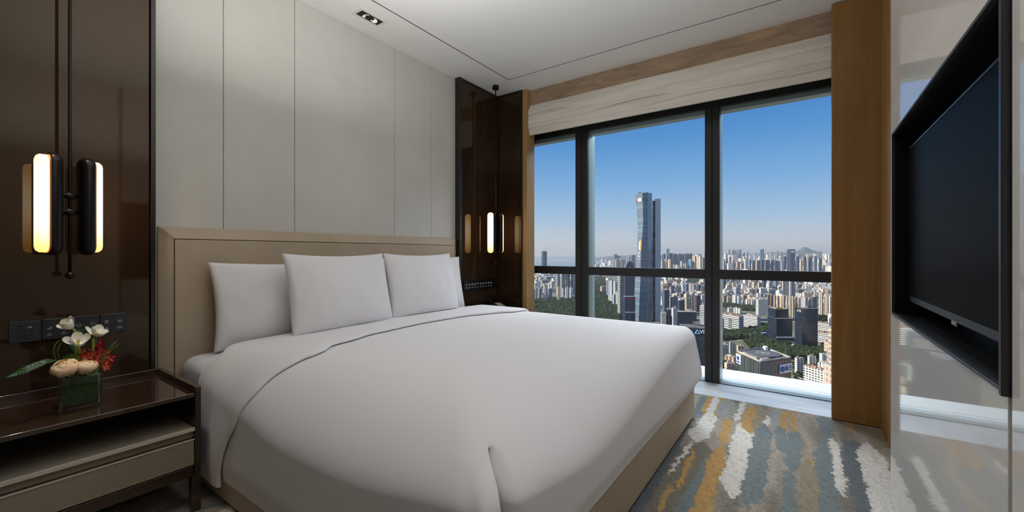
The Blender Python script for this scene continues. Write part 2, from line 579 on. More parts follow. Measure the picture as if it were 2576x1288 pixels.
# ------------------------------------------------------------------ window
win = thing('window_1', (UG, 1.1, 0), 'tall charcoal framed window looking over the city', None, None, 'structure')
WV0, WV1 = -0.42, 2.66
mulls = [(1.796, 1.932), (0.592, 0.706)]
for (a0, a1) in mulls:
    mid = (a0 + a1) / 2
    b = MB().box(UG, UG + 0.03, a0, mid - 0.003, 0.0, 2.42).box(UG, UG + 0.03, mid + 0.003, a1, 0, 2.42).box(UG + 0.012, UG + 0.04, a0 + .004, a1 - .004, 0, 2.42)
    mu = b.build('mullion', M_MULL, win, bevel=0.002)
    MB().box(UG + 0.041, UG + 0.178, a0 + 0.001, a1 - 0.001, 0.0, 2.42).build('mullion_reveal', M_REVEAL, mu)
bays = [(1.932, WV1), (0.706, 1.796), (WV0, 0.592)]
for (a0, a1) in bays:
    MB().box(UG - 0.004, UG + 0.05, a0 + 0.0, a1 - 0.0, 0.882, 0.962).build('transom', M_MULL, win, bevel=0.003)
    b = MB().box(UG + 0.105, UG + 0.113, a0, a1, 0.03, 2.42)
    b.build('pane', M_GLASS, win)
hd = MB().box(UG - 0.002, UG + 0.03, WV0, WV1, 2.337, 2.50).build('head_frame', M_MULL, win)
b = MB()
for (a0, a1) in bays:
    b.box(UG + 0.035, UG + 0.125, a0 + .001, a1 - .001, 2.302, 2.50)
b.build('head_reveal', M_REVEAL, hd)
b = MB()
for (a0, a1) in bays:
    b.box(UG + 0.012, UG + 0.18, a0 + .0005, a1 - .0005, -0.06, 0.0)
b.build('sill', M_SILL, win)
MB().box(UG, UG + 0.011, WV0, WV1, -0.06, 0.004).build('sill_gasket', M_BLACK, win)
struct(MB().box(3.515, UG, -0.42, 2.66, -0.1, 0.0).build('trim_9', M_MARBLE), 'white marble strip on the floor along the window')
struct(MB().box(UG + 0.18, 4.425, -3.0, 6.0, -0.16, -0.005).build('trim_10', M_LEDGE), 'broad white ledge outside the window')
struct(MB().box(3.66, 4.02, 2.66, 2.84, -0.1, 2.9).box(3.54, 4.02, -0.55, -0.42, -0.1, 2.9).build('wall_window', M_LACQ_EDGE))
struct(MB().box(3.66, 4.02, -0.5, 2.75, 2.48, 3.0).build('wall_window_head', M_LACQ_EDGE))
# ------------------------------------------------------------------ bed
M_LINEN = mat('white_cotton', rgb(238, 235, 236), 0.85, 0, 0.15, sheen=0.15)
add_bump(M_LINEN, 5.0, 0.05, 0.02, 2.0)
M_SHEET = mat('white_sheet', rgb(222, 220, 226), 0.85, 0, 0.15, sheen=0.15)
add_bump(M_SHEET, 14.0, 0.25, 0.012, 3.0, (1, 0.6, 1))
M_LEATHER = mat('beige_leather', rgb(186, 168, 144), 0.55, 0, 0.35)
vary(M_LEATHER, rgb(181, 163, 139), rgb(191, 174, 151), 3.0)
add_bump(M_LEATHER, 420, 0.10, 0.0006, 2)
M_SEAM = mat('dark_seam', rgb(62, 50, 40), 0.8)
M_STITCH = mat('stitch_thread', rgb(146, 126, 102), 0.8)

BU0, BU1, BV0, BV1 = 0.775, 2.975, 0.605, 2.655

# headboard: sloping leather border round a flat padded panel
HB = thing('headboard', (1.8, 2.69, 0.0), 'wide beige leather headboard with mitred border', 'headboard')
vo, vi = 2.692, 2.658
U0, U1, ZT = 0.699, 2.908, 1.236
u0, u1, zt = 0.757, 2.852, 1.175
zb = 0.10
def border(p0, p1, q1, q0, name):
    """sloping strip from outer edge p to inner edge q with a returned edge to the wall"""
    b = MB()
    vs = [(p0[0], vo - 0.004, p0[1]), (p1[0], vo - 0.004, p1[1]), (q1[0], vi, q1[1]), (q0[0], vi, q0[1])]
    bk = [(x, VB - 0.0005, z) for x, y, z in vs]
    b.hexa(vs, bk)
    return b.build(name, M_LEATHER, HB, bevel=0.003, recalc=True)
border((U0, zb), (U0, ZT), (u0, zt), (u0, zb), 'border')
border((U0, ZT), (U1, ZT), (u1, zt), (u0, zt), 'border')
border((U1, ZT), (U1, zb), (u1, zb), (u1, zt), 'border')
MB().box(u0 + 0.0035, u1 - 0.0035, vi - 0.002, VB - 0.001, zb, zt - 0.0035).build('pad', M_LEATHER, HB, bevel=0.004)
MB().box(u0 - 0.002, u1 + 0.002, vi + 0.006, vi + 0.010, zb, zt + 0.002).build('seam', M_SEAM, HB)
for (a, c, dx) in (((U0, ZT), (u0, zt), 1), ((U1, ZT), (u1, zt), -1)):
    b = MB()
    for k in range(14):
        for off in (-0.006, 0.006):
            t = (k + 0.5) / 14
            x = a[0] + (c[0] - a[0]) * t + off * 0.7 * dx
            z = a[1] + (c[1] - a[1]) * t + off * 0.7
            v = vo - 0.004 + (vi - vo + 0.004) * t
            b.box(x - 0.0009, x + 0.0009, v - 0.0038, v, z - 0.0009, z + 0.0009)
    b.build('stitching', M_STITCH, HB)

# divan base
bb = MB().box(BU0 - 0.005, BU1 + 0.005, BV0, BV1 - 0.005, 0.012, 0.30).build('bed_base', M_LEATHER, None, bevel=0.012)
tag(bb, 'beige leather upholstered bed base resting on the carpet', 'bed base')
MB().box(BU0 + 0.08, BU1 - 0.08, BV0 + 0.08, BV1 - 0.08, 0.0, 0.03).build('foot', M_BLACK, bb)

# mattress in its fitted sheet
def soft_box(x0, x1, y0, y1, z0, z1, r, n=10, puff=0.0):
    b = MB()
    prof = []
    for k in range(n + 1):
        t = PI / 2 * k / n
        prof.append((r * (1 - math.cos(PI / 2 - t)), z1 - r + r * math.sin(PI / 2 - t)))
    rows = [(0.30, z1 + puff), (0.12, z1 + puff * .8)] + [(p[0], p[1]) for p in reversed([(r * (1 - math.sin(PI / 2 * k / n)), z1 - r + r * math.cos(PI / 2 * k / n)) for k in range(n, -1, -1)])] + [(0.0, z0 + r * .5), (r * .3, z0)]
    vs = []; N = 64
    def per(inset):
        out = []
        a0, a1, c0, c1 = x0 + inset, x1 - inset, y0 + inset, y1 - inset
        rc = max(0.01, r - inset * .5)
        for k in range(N):
            q, f = divmod(k, N // 4)
            f /= N // 4
            cx, cy, st = [(a1 - rc, c1 - rc, 0), (a0 + rc, c1 - rc, 1), (a0 + rc, c0 + rc, 2), (a1 - rc, c0 + rc, 3)][q]
            ang = PI / 2 * (st + f)
            out.append((cx + rc * math.cos(ang), cy + rc * math.sin(ang)))
        fine = []
        for k in range(N):
            a, c = out[k], out[(k + 1) % N]
            m = 30 if math.hypot(a[0] - c[0], a[1] - c[1]) > 0.5 else 1
            fine += [(a[0] + (c[0] - a[0]) * t / m, a[1] + (c[1] - a[1]) * t / m) for t in range(m)]
        return fine
    for ins, z in rows:
        vs += [(x, y, z) for x, y in per(ins)]
    N = len(vs) // len(rows)
    fs = [tuple(range(N))]
    for i in range(len(rows) - 1):
        for k in range(N):
            fs.append((i * N + (k + 1) % N, i * N + k, (i + 1) * N + k, (i + 1) * N + (k + 1) % N))
    fs.append(tuple(reversed(range((len(rows) - 1) * N, len(rows) * N))))
    return b.add(vs, fs)
mb_ = soft_box(BU0, BU1, BV0 + 0.03, BV1 - 0.01, 0.302, 0.570, 0.060, 8)
def under_duvet(p):
    x, y, z = p
    k = min(1.0, max(0.0, (2.34 - y) / 0.30))
    cx = (BU0 + BU1) / 2
    hw = (BU1 - BU0) / 2
    x = cx + (x - cx) * (1 - k * 0.30)
    y = y + (max(0.0, 1.3 - y) * 0.55)
    return (x, y, z - 0.03 * k if z > .4 else z)
def cut_rows(b):
    return b
mb_.v = [under_duvet(p) for p in mb_.v]
mt = mb_.build('mattress', M_SHEET, None, smooth=True, recalc=True)
tag(mt, 'mattress in a pale fitted sheet under the white duvet', 'mattress')

# ---- duvet : one soft surface wrapped over the mattress
ZTOP = 0.612
DV_HEAD = 2.36
RC = 0.11                     # plan corner radius at the foot, near side
RCR = 0.055                   # and toward the window
def perimeter(off, n_side=60, n_corner=110, n_foot=70):
    """points round the outline from head (left side) to foot to head (right side); off = outward offset"""
    x0, x1, y0 = BU0 - 0.008 - off, BU1 + 0.008 + off, BV0 - 0.006 - off
    rc = RC + off
    rr = RCR + off
    pts = []
    for k in range(n_side):
        pts.append((x0, DV_HEAD + (y0 + rc - DV_HEAD) * k / (n_side - 1), 'L'))
    for k in range(1, n_corner):
        a = PI + PI / 2 * k / n_corner
        pts.append((x0 + rc + rc * math.cos(a), y0 + rc + rc * math.sin(a), 'CL'))
    for k in range(n_foot):
        pts.append((x0 + rc + (x1 - x0 - rc - rr) * k / (n_foot - 1), y0, 'F'))
    for k in range(1, n_corner):
        a = 1.5 * PI + PI / 2 * k / n_corner
        pts.append((x1 - rr + rr * math.cos(a), y0 + rr + rr * math.sin(a), 'CR'))
    for k in range(n_side):
        pts.append((x1, y0 + rr + (DV_HEAD - y0 - rr) * k / (n_side - 1), 'R'))
    return pts

def sm(a, b, x):
    t = min(1.0, max(0.0, (x - a) / (b - a)))
    return t * t * (3 - 2 * t)

def top_z(x, y):
    # gentle loft: fuller toward the middle, settling to the foot
    cx = (x - (BU0 + BU1) / 2) / ((BU1 - BU0) / 2)
    return ZTOP + 0.016 * (1 - min(1, abs(cx)) ** 2.2)

# soft edge roll: (inward width, height); the side over the pillows is crisper than toward the foot
RWR, RHR = 0.05, 0.075
RHF = 0.25
def rwf(x):
    return 0.62 + (0.075 - 0.62) * sm(1.2, 2.85, x)
def roll_l(v):
    k = sm(1.55, 2.30, v)
    return 0.58 + (0.15 - 0.58) * k, 0.25 + (0.14 - 0.25) * k
def drop(k):
    """0 on the flat top .. 1 where the fabric hangs straight"""
    return 1 - max(0.0, 1 - min(1.0, k) ** 2.3) ** 0.60

PL = perimeter(0.0)
NP = len(PL)
FOOT_LX = BU0
def bottom_of(i):
    x, y, s = PL[i]
    if s == 'L':
        return 0.102
    if s == 'CL':
        k = sm(0, 1, (x - BU0) / RC)
        return 0.102 + 0.12 * k
    if s == 'F':
        return 0.224
    return 0.232

def flare(i, f):
    """outward swell of the hanging fabric; f = 0 at the top .. 1 at the hem"""
    x, y, s = PL[i]
    A = {'L': 0.012, 'CL': 0.012, 'F': 0.014, 'CR': 0.06, 'R': 0.06}[s]
    if s == 'F':
        A = 0.014 + 0.034 * sm(1.6, 2.92, x)
    if s == 'CR':
        A = 0.048 + 0.012 * sm(0.0, 1.0, (y - BV0) / RCR)
    return A * (sm(0.0, 0.80, f) * .55 + min(1, f / .8) * .45) - (A * .75 + .004) * sm(0.80, 1.0, f)

def nrm2(i):
    x, y, s = PL[i]
    if s == 'L': return (-1, 0)
    if s == 'R': return (1, 0)
    if s == 'F': return (0, -1)
    rcx = (BU0 - 0.008 + RC) if s == 'CL' else (BU1 + 0.008 - RCR)
    rcy = BV0 - 0.006 + (RC if s == 'CL' else RCR)
    dx, dy = x - rcx, y - rcy
    l = math.hypot(dx, dy)
    return (dx / l, dy / l)

def crease(i, z):
    """tucked pleat that opens downward at the near foot corner"""
    x, y, s = PL[i]
    px, py = CREASE
    d = (x - px) * CR_T[0] + (y - py) * CR_T[1]
    if math.hypot(x - px, y - py) > 0.22:
        return 0.0, 0.0, 0.0
    depth = sm(0.560, 0.50, z)
    g = math.exp(-((d - 0.010) / 0.012) ** 4) if d < 0.010 else math.exp(-((d - 0.010) / 0.022) ** 2)
    lip = math.exp(-((d + 0.034) / 0.026) ** 2)
    sh = 0.007 * depth * math.exp(-((d + 0.010) / 0.020) ** 2)
    return -0.24 * depth * g, 0.026 * depth * lip, sh

ci = next(i for i, p in enumerate(PL) if p[2] == 'CL') + 72
CREASE = (PL[ci][0], PL[ci][1])
_n = nrm2(ci)
CR_T = (-_n[1] * 1.0, _n[0] * 1.0)
if CR_T[0] < 0:
    CR_T = (-CR_T[0], -CR_T[1])

IX1 = BU1 + 0.008 - RWR
def roll_h(i):
    x, y, s = PL[i]
    if s == 'R': return RHR
    base = roll_l(y)[1] if s == 'L' else RHF + (RHR - RHF) * sm(1.2, 2.8, x)
    dc = math.hypot(x - BU0, y - BV0)
    return base + (0.16 - base) * math.exp(-(dc / 0.40) ** 2)
def duvet_point(i, kind, t):
    """kind 'in': flat margin; 'roll': 0 (inner edge) .. 1 (vertical); 'hang': 0..1 down to the hem; 'tuck': hem returned inward"""
    x, y, s = PL[i]
    nx, ny = nrm2(i)
    IX0 = BU0 - 0.008 + roll_l(y)[0]
    IY0 = BV0 - 0.006 + rwf(x)
    ex, ey = min(max(x, IX0), IX1), max(y, IY0)
    zt = top_z(ex, ey)
    RH = roll_h(i)
    if kind == 'in':
        fx, fy = min(max(x, IX0 + .12), IX1 - .12), max(y, IY0 + .12)
        px, py = fx + (ex - fx) * t, fy + (ey - fy) * t
        return (px, py, top_z(px, py))
    if kind == 'roll':
        k = math.sin(PI / 2 * t)
        px, py = ex + (x - ex) * k, ey + (y - ey) * k
        z = zt - RH * drop(k)
        c1, c2, c3 = crease(i, z)
        o = c1 + c2 + flare(i, (zt - z) / (zt - bottom_of(i)))
        return (px + nx * o + CR_T[0] * c3, py + ny * o + CR_T[1] * c3, z)
    z0, z1 = zt - RH, bottom_of(i)
    tt = min(1.0, t)
    z = z0 + (z1 - z0) * tt
    o = flare(i, (zt - z) / (zt - z1))
    c1, c2, c3 = crease(i, z)
    o += c1 + c2
    if kind == 'tuck':
        o -= 0.012 * t
        z += 0.004 * t
    return (x + nx * o + CR_T[0] * c3, y + ny * o + CR_T[1] * c3, z)
rows = [('in', k / 3.0) for k in range(3)] + [('roll', k / 60.0) for k in range(61)] + [('hang', k / 30.0) for k in range(1, 31)] + [('tuck', 1.0)]
b = MB()
vs = []
for kd, t in rows:
    for i in range(NP):
        vs.append(duvet_point(i, kd, t))
fs = []
for j in range(len(rows) - 1):
    for i in range(NP - 1):
        a = j * NP + i
        # the pleat is open: its throat runs into the dark inside of the fold
        if min(crease(q_ % NP, vs[q_][2])[0] for q_ in (a, a + 1, a + NP, a + NP + 1)) < -0.09 and rows[j][0] != 'in':
            continue
        fs.append((a, a + NP, a + NP + 1, a + 1))
b.add(vs, fs)
def inner(a, c):
    xe = BU0 + 0.58 + (IX1 - BU0 - 0.58) * a
    ys = BV0 - 0.006 + rwf(xe) + 0.06
    y = ys + (DV_HEAD - ys) * c
    xa, xb = BU0 - 0.008 + roll_l(y)[0] + 0.06, IX1 - 0.06
    x = xa + (xb - xa) * a
    return (x, y, top_z(x, y) - 0.0004)
b.grid(inner, 60, 50)
dv = b.build('duvet', M_LINEN, None, smooth=True)
tag(dv, 'white duvet spread over the bed with rounded corners', 'duvet')

# ---- turned back band at the head of the duvet
def front_v(x):
    pts = [(0.70, 2.00), (0.80, 1.86), (0.95, 1.865), (1.25, 1.98), (1.60, 2.05), (2.0, 2.085), (2.35, 2.075), (2.62, 2.01), (2.80, 1.93), (3.1, 1.90)]
    for (a, va), (c, vc) in zip(pts, pts[1:]):
        if x <= c:
            return va + (vc - va) * sm(a, c, x)
    return pts[-1][1]

def band_point(q, v):
    """q 0..1 round the bed cross section at position v: returns (u, z, nu, nz)"""
    LZ, RZ = 0.088, 0.23
    x0, x1 = BU0 - 0.008, BU1 + 0.008
    rw, rh = roll_l(v)
    def at(q):
        if q < 0.2:
            t = q / 0.2
            zt = top_z(x0 + rw, v) - rh
            return (x0 - 0.014 * math.sin(PI * (1 - t) * .92), LZ + (zt - LZ) * t)
        if q < 0.4:
            k = math.sin(PI / 2 * (1 - (q - .2) / .2))
            return (x0 + rw * (1 - k), top_z(x0 + rw, v) - rh * drop(k))
        if q < 0.78:
            t = (q - .4) / .38
            x = x0 + rw + (x1 - x0 - rw - RWR) * t
            return (x, top_z(x, v))
        if q < 0.9:
            k = math.sin(PI / 2 * (q - .78) / .12)
            return (x1 - RWR * (1 - k), top_z(x1 - RWR, v) - RHR * drop(k))
        t = (q - .9) / .1
        zt = top_z(x1 - RWR, v) - RHR
        return (x1 + 0.06 * math.sin(PI * t * .9), zt + (RZ - zt) * t)
    a, c, m_ = at(max(0, q - .004)), at(min(1, q + .004)), at(q)
    tx, tz = c[0] - a[0], c[1] - a[1]
    l = math.hypot(tx, tz) or 1
    return (m_[0], m_[1], -tz / l, tx / l)
nb = 150
random.seed(4)
# section along V: back hem -> raised surface -> rolled front lip
SECT = [(0.0, 0.000), (0.0, 0.010), (0.02, 0.017), (0.12, 0.019), (0.35, 0.019), (0.65, 0.020), (0.88, 0.022), (0.955, 0.022), (0.985, 0.019), (1.0, 0.012), (0.995, 0.005), (0.975, 0.002)]
vs = []
for k in range(nb):
    q = k / (nb - 1)
    u, z, _, _ = band_point(q, 2.0)
    fv = front_v(u)
    if q < 0.36:
        fv = front_v(1.0) + 0.20 * sm(0.56, 0.08, z)
    bv = 2.43 if u > 1.15 else 2.43 - 0.15 * sm(1.15, 0.85, u)
    if q < 0.3:
        bv = 2.28 + 0.11 * sm(0.50, 0.10, z)
    wob = 0.006 * noise.noise(Vector((u * 9, z * 14, 3.0))) + 0.003 * noise.noise(Vector((u * 31, z * 44, 8.0)))
    for (t, h) in SECT:
        v = bv + (fv - bv) * t + wob * sm(0.7, 1.0, t)
        u2, z2, nx, nz = band_point(q, v)
        hh = h + 0.003 + 0.0025 * noise.noise(Vector((u2 * 6, v * 6, z2 * 6))) * sm(0.0, 0.1, t)
        if t > .9: hh = h + 0.001
        vs.append((u2 + nx * hh, v, z2 + nz * hh))
ns = len(SECT)
fs = []
for k in range(nb - 1):
    for j in range(ns - 1):
        a = k * ns + j
        fs.append((a, a + 1, a + ns + 1, a + ns))
bd = MB().add(vs, fs).build('turned_back_band', M_LINEN, dv, smooth=True, recalc=True)
md = bd.modifiers.new('Subdivision', 'SUBSURF'); md.levels = 1; md.render_levels = 1

# ---- pillows
def pillow(name, w, h, t, loc, lean, yaw, label, seed, roll=0.0, sag=0.05):
    """upright pillow; local x = width, z = height, y = thickness (front is -y)"""
    n = 34
    b = MB()
    root = Vector(loc)
    M = Matrix.Translation(root) @ Matrix.Rotation(yaw, 4, 'Z') @ Matrix.Rotation(lean, 4, 'X') @ Matrix.Rotation(roll, 4, 'Y')
    def shape(sgn):
        def f(a, c):
            x = -1 + 2 * a
            z = -1 + 2 * c
            # ease grid toward the rim
            x = math.sin(x * PI / 2) * .55 + x * .45
            z = math.sin(z * PI / 2) * .55 + z * .45
            X = w / 2 * x * (1 - 0.045 * (1 - z * z))
            zz = z * (1 - sag * (1 - x * x) * (1.6 if z > 0 else 0.2))
            Z = h / 2 * zz
            e = max(0.0, (1 - x ** 2)) * max(0.0, (1 - z ** 2))
            th = t / 2 * (e ** 0.42) * (1.0 - 0.18 * z)
            rim = (1 - (1 - x * x)) ** 6 * 0.0
            nz = noise.noise(Vector((X * 5 + seed, Z * 5, seed * 3.1))) * 0.014 * min(1, e * 6) + 0.004 * noise.noise(Vector((X * 16 + seed, Z * 11, seed))) * min(1, e * 4)
            # corner pulls
            cr = (abs(x) * abs(z)) ** 3
            nz += 0.010 * math.sin(26 * math.atan2(1.02 - abs(z), 1.02 - abs(x)) + seed) * cr * min(1, e * 10)
            p = M @ Vector((X, sgn * (th + 0.0015) + (nz if sgn < 0 else -nz * .3), Z + h / 2))
            return tuple(p)
        return f
    b.grid(shape(-1), n, n)
    b.grid(shape(1), n, n, flip=True)
    o = b.build(name, M_LINEN, None, smooth=True)
    md = o.modifiers.new('Weld', 'WELD'); md.merge_threshold = 0.0045
    tag(o, label, 'pillow', None)
    return o
P = math.radians
pillow('pillow', 0.98, 0.475, 0.135, (1.375, 2.525, 0.582), P(-9), P(0), 'long white back pillow propped nearer the nightstand with flowers', 1.0)
pillow('pillow', 0.98, 0.480, 0.135, (2.365, 2.525, 0.595), P(-9), P(0), 'long white back pillow propped nearer the window', 2.0)
pillow('pillow', 0.715, 0.475, 0.185, (1.545, 2.335, 0.636), P(-13), P(3), 'front white pillow covering most of the long one by the nightstand', 3.0)
pillow('pillow', 0.68, 0.470, 0.175, (2.245, 2.365, 0.640), P(-12), P(0), 'front white pillow standing on the window half of the bed', 4.0)
# ------------------------------------------------------------------ nightstands
M_WOODD = mat('dark_lacquered_wood', rgb(48, 33, 25), 0.16, 0, 0.6, 0.5, 0.06)
vary(M_WOODD, rgb(44, 30, 22), rgb(58, 41, 31), 6.0, (0.4, 3, 3))
M_TRAY = mat('tray_gloss_brown', rgb(58, 40, 30), 0.07, 0, 0.7, 0.8, 0.03)
M_TAUPE = mat('taupe_leather', rgb(150, 139, 122), 0.5, 0, 0.4)
vary(M_TAUPE, rgb(140, 131, 114), rgb(150, 141, 125), 4.0)
add_bump(M_TAUPE, 380, 0.12, 0.0006, 2)
M_PIPE = mat('pale_leather_edge', rgb(206, 196, 178), 0.4, 0, 0.5)
M_STITCH2 = mat('pale_stitch', rgb(178, 166, 146), 0.7)

def nightstand(x0, x1, label):
    y0, y1 = 2.125, 2.640
    N = thing('nightstand', ((x0 + x1) / 2, (y0 + y1) / 2, 0), label, 'nightstand')
    t = 0.022
    # tray top with raised lip on three sides
    b = MB().box(x0 + t, x1 - t, y0 + 0.004, y1 - t, 0.486, 0.505)
    top = b.build('tray_top', M_TRAY, N, bevel=0.003)
    b = MB()
    b.box(x0, x1, y1 - t, y1, 0.15, 0.53)
    b.build('back_panel', M_WOODD, N, bevel=0.003)
    for (a, c) in ((x0, x0 + t), (x1 - t, x1)):
        MB().box(a, c, y0, y1 - t - .0005, 0.15, 0.53).build('side_panel', M_WOODD, N, bevel=0.003)
    # leather shelf and drawer
    b = MB().box(x0 + t, x1 - t, y0 + 0.006, y1 - t - .001, 0.344, 0.358)
    sh = b.build('shelf', M_TAUPE, N, bevel=0.003)
    MB().box(x0 + t, x1 - t, y0 + 0.001, y0 + 0.006, 0.343, 0.360).build('shelf_edge', M_PIPE, sh, bevel=0.002)
    MB().box(x0 + t, x1 - t, y0 + 0.020, y1 - t - .001, 0.312, 0.343).build('rail_panel', M_TAUPE, N, bevel=0.002)
    dr = MB().box(x0 + t + .001, x1 - t - .001, y0 + 0.004, y1 - 0.06, 0.199, 0.308).build('drawer', M_TAUPE, N, bevel=0.004)
    MB().box(x0 + t + .001, x1 - t - .001, y0 + 0.0015, y0 + 0.006, 0.3055, 0.3105).build('drawer_edge', M_PIPE, dr, bevel=0.0015)
    for za in (0.2990, 0.2060):
        b = MB()
        k = x0 + t + 0.01
        while k < x1 - t - 0.012:
            b.box(k, k + 0.0045, y0 + 0.0028, y0 + 0.0042, za, za + 0.0010)
            k += 0.0075
        b.build('stitching', M_STITCH2, dr)
    MB().box(x0 + t, x1 - t, y0 + 0.008, y1 - t - .001, 0.15, 0.195).build('bottom_rail', M_WOODD, N, bevel=0.003)
    for (a, c) in ((x0, x0 + 0.034), (x1 - 0.034, x1)):
        for (d, e) in ((y0, y0 + 0.034), (y1 - 0.034, y1)):
            MB().box(a, c, d, e, 0.0, 0.15).build('leg', M_WOODD, N, bevel=0.003)
    return N
nightstand(-0.08, 0.700, 'dark brown nightstand with taupe leather drawer carrying the flowers')
nightstand(3.055, 3.492, 'dark nightstand mostly hidden between bed and window carrying the telephone')

# telephone on the far nightstand
M_PHONE = mat('black_phone_plastic', rgb(24, 24, 27), 0.35)
M_CARD = mat('pale_card', rgb(206, 200, 186), 0.6)
M_KEYS = mat('grey_keys', rgb(214, 214, 214), 0.5)
ph = thing('telephone', (3.30, 2.42, 0.505), 'black telephone with pale card and keys on the far nightstand', 'telephone')
Mp = Matrix.Translation((3.29, 2.47, 0.506)) @ Matrix.Rotation(math.radians(-12), 4, 'Z')
def tp(x, y, z):
    return tuple(Mp @ Vector((x, y, z)))
def wedge(x0, x1, y0, y1, za, zb_, mi=0, base=0.0):
    return MB().hexa([tp(x0, y0, base), tp(x1, y0, base), tp(x1, y1, base), tp(x0, y1, base)],
                     [tp(x0, y0, za), tp(x1, y0, za), tp(x1, y1, zb_), tp(x0, y1, zb_)])
wedge(-0.10, 0.10, -0.11, 0.10, 0.035, 0.098).build('body', M_PHONE, ph, bevel=0.004, recalc=True)
def on_slope(x0, x1, y0, y1, th=0.002):
    sl = (0.098 - 0.035) / 0.21
    za = 0.035 + (y0 + 0.11) * sl; zb_ = 0.035 + (y1 + 0.11) * sl
    return MB().hexa([tp(x0, y0, za), tp(x1, y0, za), tp(x1, y1, zb_), tp(x0, y1, zb_)],
                     [tp(x0, y0, za + th), tp(x1, y0, za + th), tp(x1, y1, zb_ + th), tp(x0, y1, zb_ + th)])
on_slope(-0.025, 0.085, 0.02, 0.085).build('card', M_CARD, ph, recalc=True)
for r in range(4):
    for c in range(3):
        on_slope(-0.015 + c * 0.034, 0.009 + c * 0.034, -0.012 - r * 0.024, 0.003 - r * 0.024, 0.004).build('key', M_KEYS, ph, recalc=True)
b = MB().tube([tp(-0.07, y, 0.055 + (y + 0.11) * 0.30 + (0.012 if abs(y) < 0.06 else 0.0)) for y in (-0.10, -0.08, -0.05, 0, 0.05, 0.075, 0.092)], [0.016, 0.018, 0.013, 0.012, 0.013, 0.018, 0.016], 10)
b.build('handset', M_PHONE, ph, smooth=True)

# ------------------------------------------------------------------ sockets and switches beside the flowers
M_SWITCH = mat('anthracite_plate', rgb(58, 60, 63), 0.42, 0.2, 0.5)
M_ROCK = mat('anthracite_rocker', rgb(52, 54, 57), 0.40, 0.2, 0.5)
M_HOLE = mat('socket_black', rgb(10, 10, 10), 0.6)
M_ICON = mat('white_print', rgb(225, 225, 225), 0.6)
M_USB = mat('usb_metal', rgb(205, 205, 205), 0.3, 0.5)
FV = VL - 0.010      # face of plates

def wall_mesh_text(txt, size, u, z, m, parent, v=FV - 0.0006, name='lettering'):
    me = text_mesh(txt, size, 0.0002)
    M = Matrix.Translation((u, v, z)) @ Matrix.Rotation(PI / 2, 4, 'X')
    return put_mesh(me, name, m, M, parent)

def icon(parent, polys, u, z, s, v=FV - 0.0003, name='icon', r=0.0007):
    b = MB()
    for pl in polys:
        b.tube([(u + x * s, v, z + y * s) for x, y in pl], r, 6)
    return b.build(name, M_ICON, parent)

def arc(cx, cy, r, a0, a1, n=14):
    return [(cx + r * math.cos(math.radians(a0 + (a1 - a0) * k / n)), cy + r * math.sin(math.radians(a0 + (a1 - a0) * k / n))) for k in range(n + 1)]
MOON = [arc(0, 0, 1, 60, -170, 18), arc(-.55, .35, .95, 30, -85, 12)]
POWER = [arc(0, 0, 1, 120, 420, 20), [(0, .5), (0, 1.25)]]
BULB = [arc(0, .2, .7, -50, 230, 16), [(-.35, -.6), (.35, -.6)], [(0, 1.2), (0, 1.5)], [(1.0, .9), (1.2, 1.1)], [(-1.0, .9), (-1.2, 1.1)]]
LAMP = [[(-1, 1.2), (1, 1.2)], [(0, 1.2), (0, .5)], arc(0, -.1, .8, 0, 180, 10), [(-.8, -.1), (.8, -.1)], [(-.5, -.6), (-.6, -1)], [(0, -.6), (0, -1)], [(.5, -.6), (.6, -1)]]
BOOK = [[(0, .55), (-.4, .75), (-1.1, .7), (-1.1, -.6), (-.4, -.55), (0, -.75)], [(0, .55), (.4, .75), (1.1, .7), (1.1, -.6), (.4, -.55), (0, -.75)], [(0, .55), (0, -.75)]]
SUN = [arc(0, 0, .5, 0, 360, 14)] + [[(.8 * math.cos(a), .8 * math.sin(a)), (1.2 * math.cos(a), 1.2 * math.sin(a))] for a in [PI / 4 * k for k in range(8)]]

Z0, Z1 = 0.732, 0.820
def plate(u0, u1, name, label, cat, group=None):
    N = thing(name, ((u0 + u1) / 2, VL, (Z0 + Z1) / 2), label, cat, group)
    MB().box(u0, u1, VL - 0.009, VL - 0.0002, Z0, Z1).build('plate', M_SWITCH, N, bevel=0.0025)
    return N
s = plate(0.211, 0.2995, 'power_socket', 'anthracite wall socket with plug holes and a usb port', 'socket')
MB().box(0.2325, 0.278, FV + 0.0004, FV + 0.002, 0.742, 0.808).build('socket_insert', M_ROCK, s, bevel=0.001)
b = MB()
for (u, z, du, dz) in [(0.2415, 0.799, 0.0042, 0.0026), (0.2415, 0.7845, 0.0040, 0.0020), (0.2505, 0.764, 0.0018, 0.0045)]:
    b.box(u - du, u + du, FV - 0.0003, FV + 0.001, z - dz, z + dz)
for (u, z, a) in [(0.2425, 0.7525, 35), (0.2575, 0.7525, -35)]:
    ca, sa = math.cos(math.radians(a)), math.sin(math.radians(a))
    b.hexa([(u + x * ca - y * sa, FV - 0.0003, z + x * sa + y * ca) for x, y in ((-.0016, -.0042), (.0016, -.0042), (.0016, .0042), (-.0016, .0042))],
           [(u + x * ca - y * sa, FV + 0.001, z + x * sa + y * ca) for x, y in ((-.0016, -.0042), (.0016, -.0042), (.0016, .0042), (-.0016, .0042))])
b.build('socket_hole', M_HOLE, s, recalc=True)
b = MB()
for z in (0.7945, 0.7905):
    b.box(0.2605, 0.2735, FV - 0.0008, FV + 0.001, z - 0.0011, z + 0.0011)
b.build('usb_port', M_USB, s)

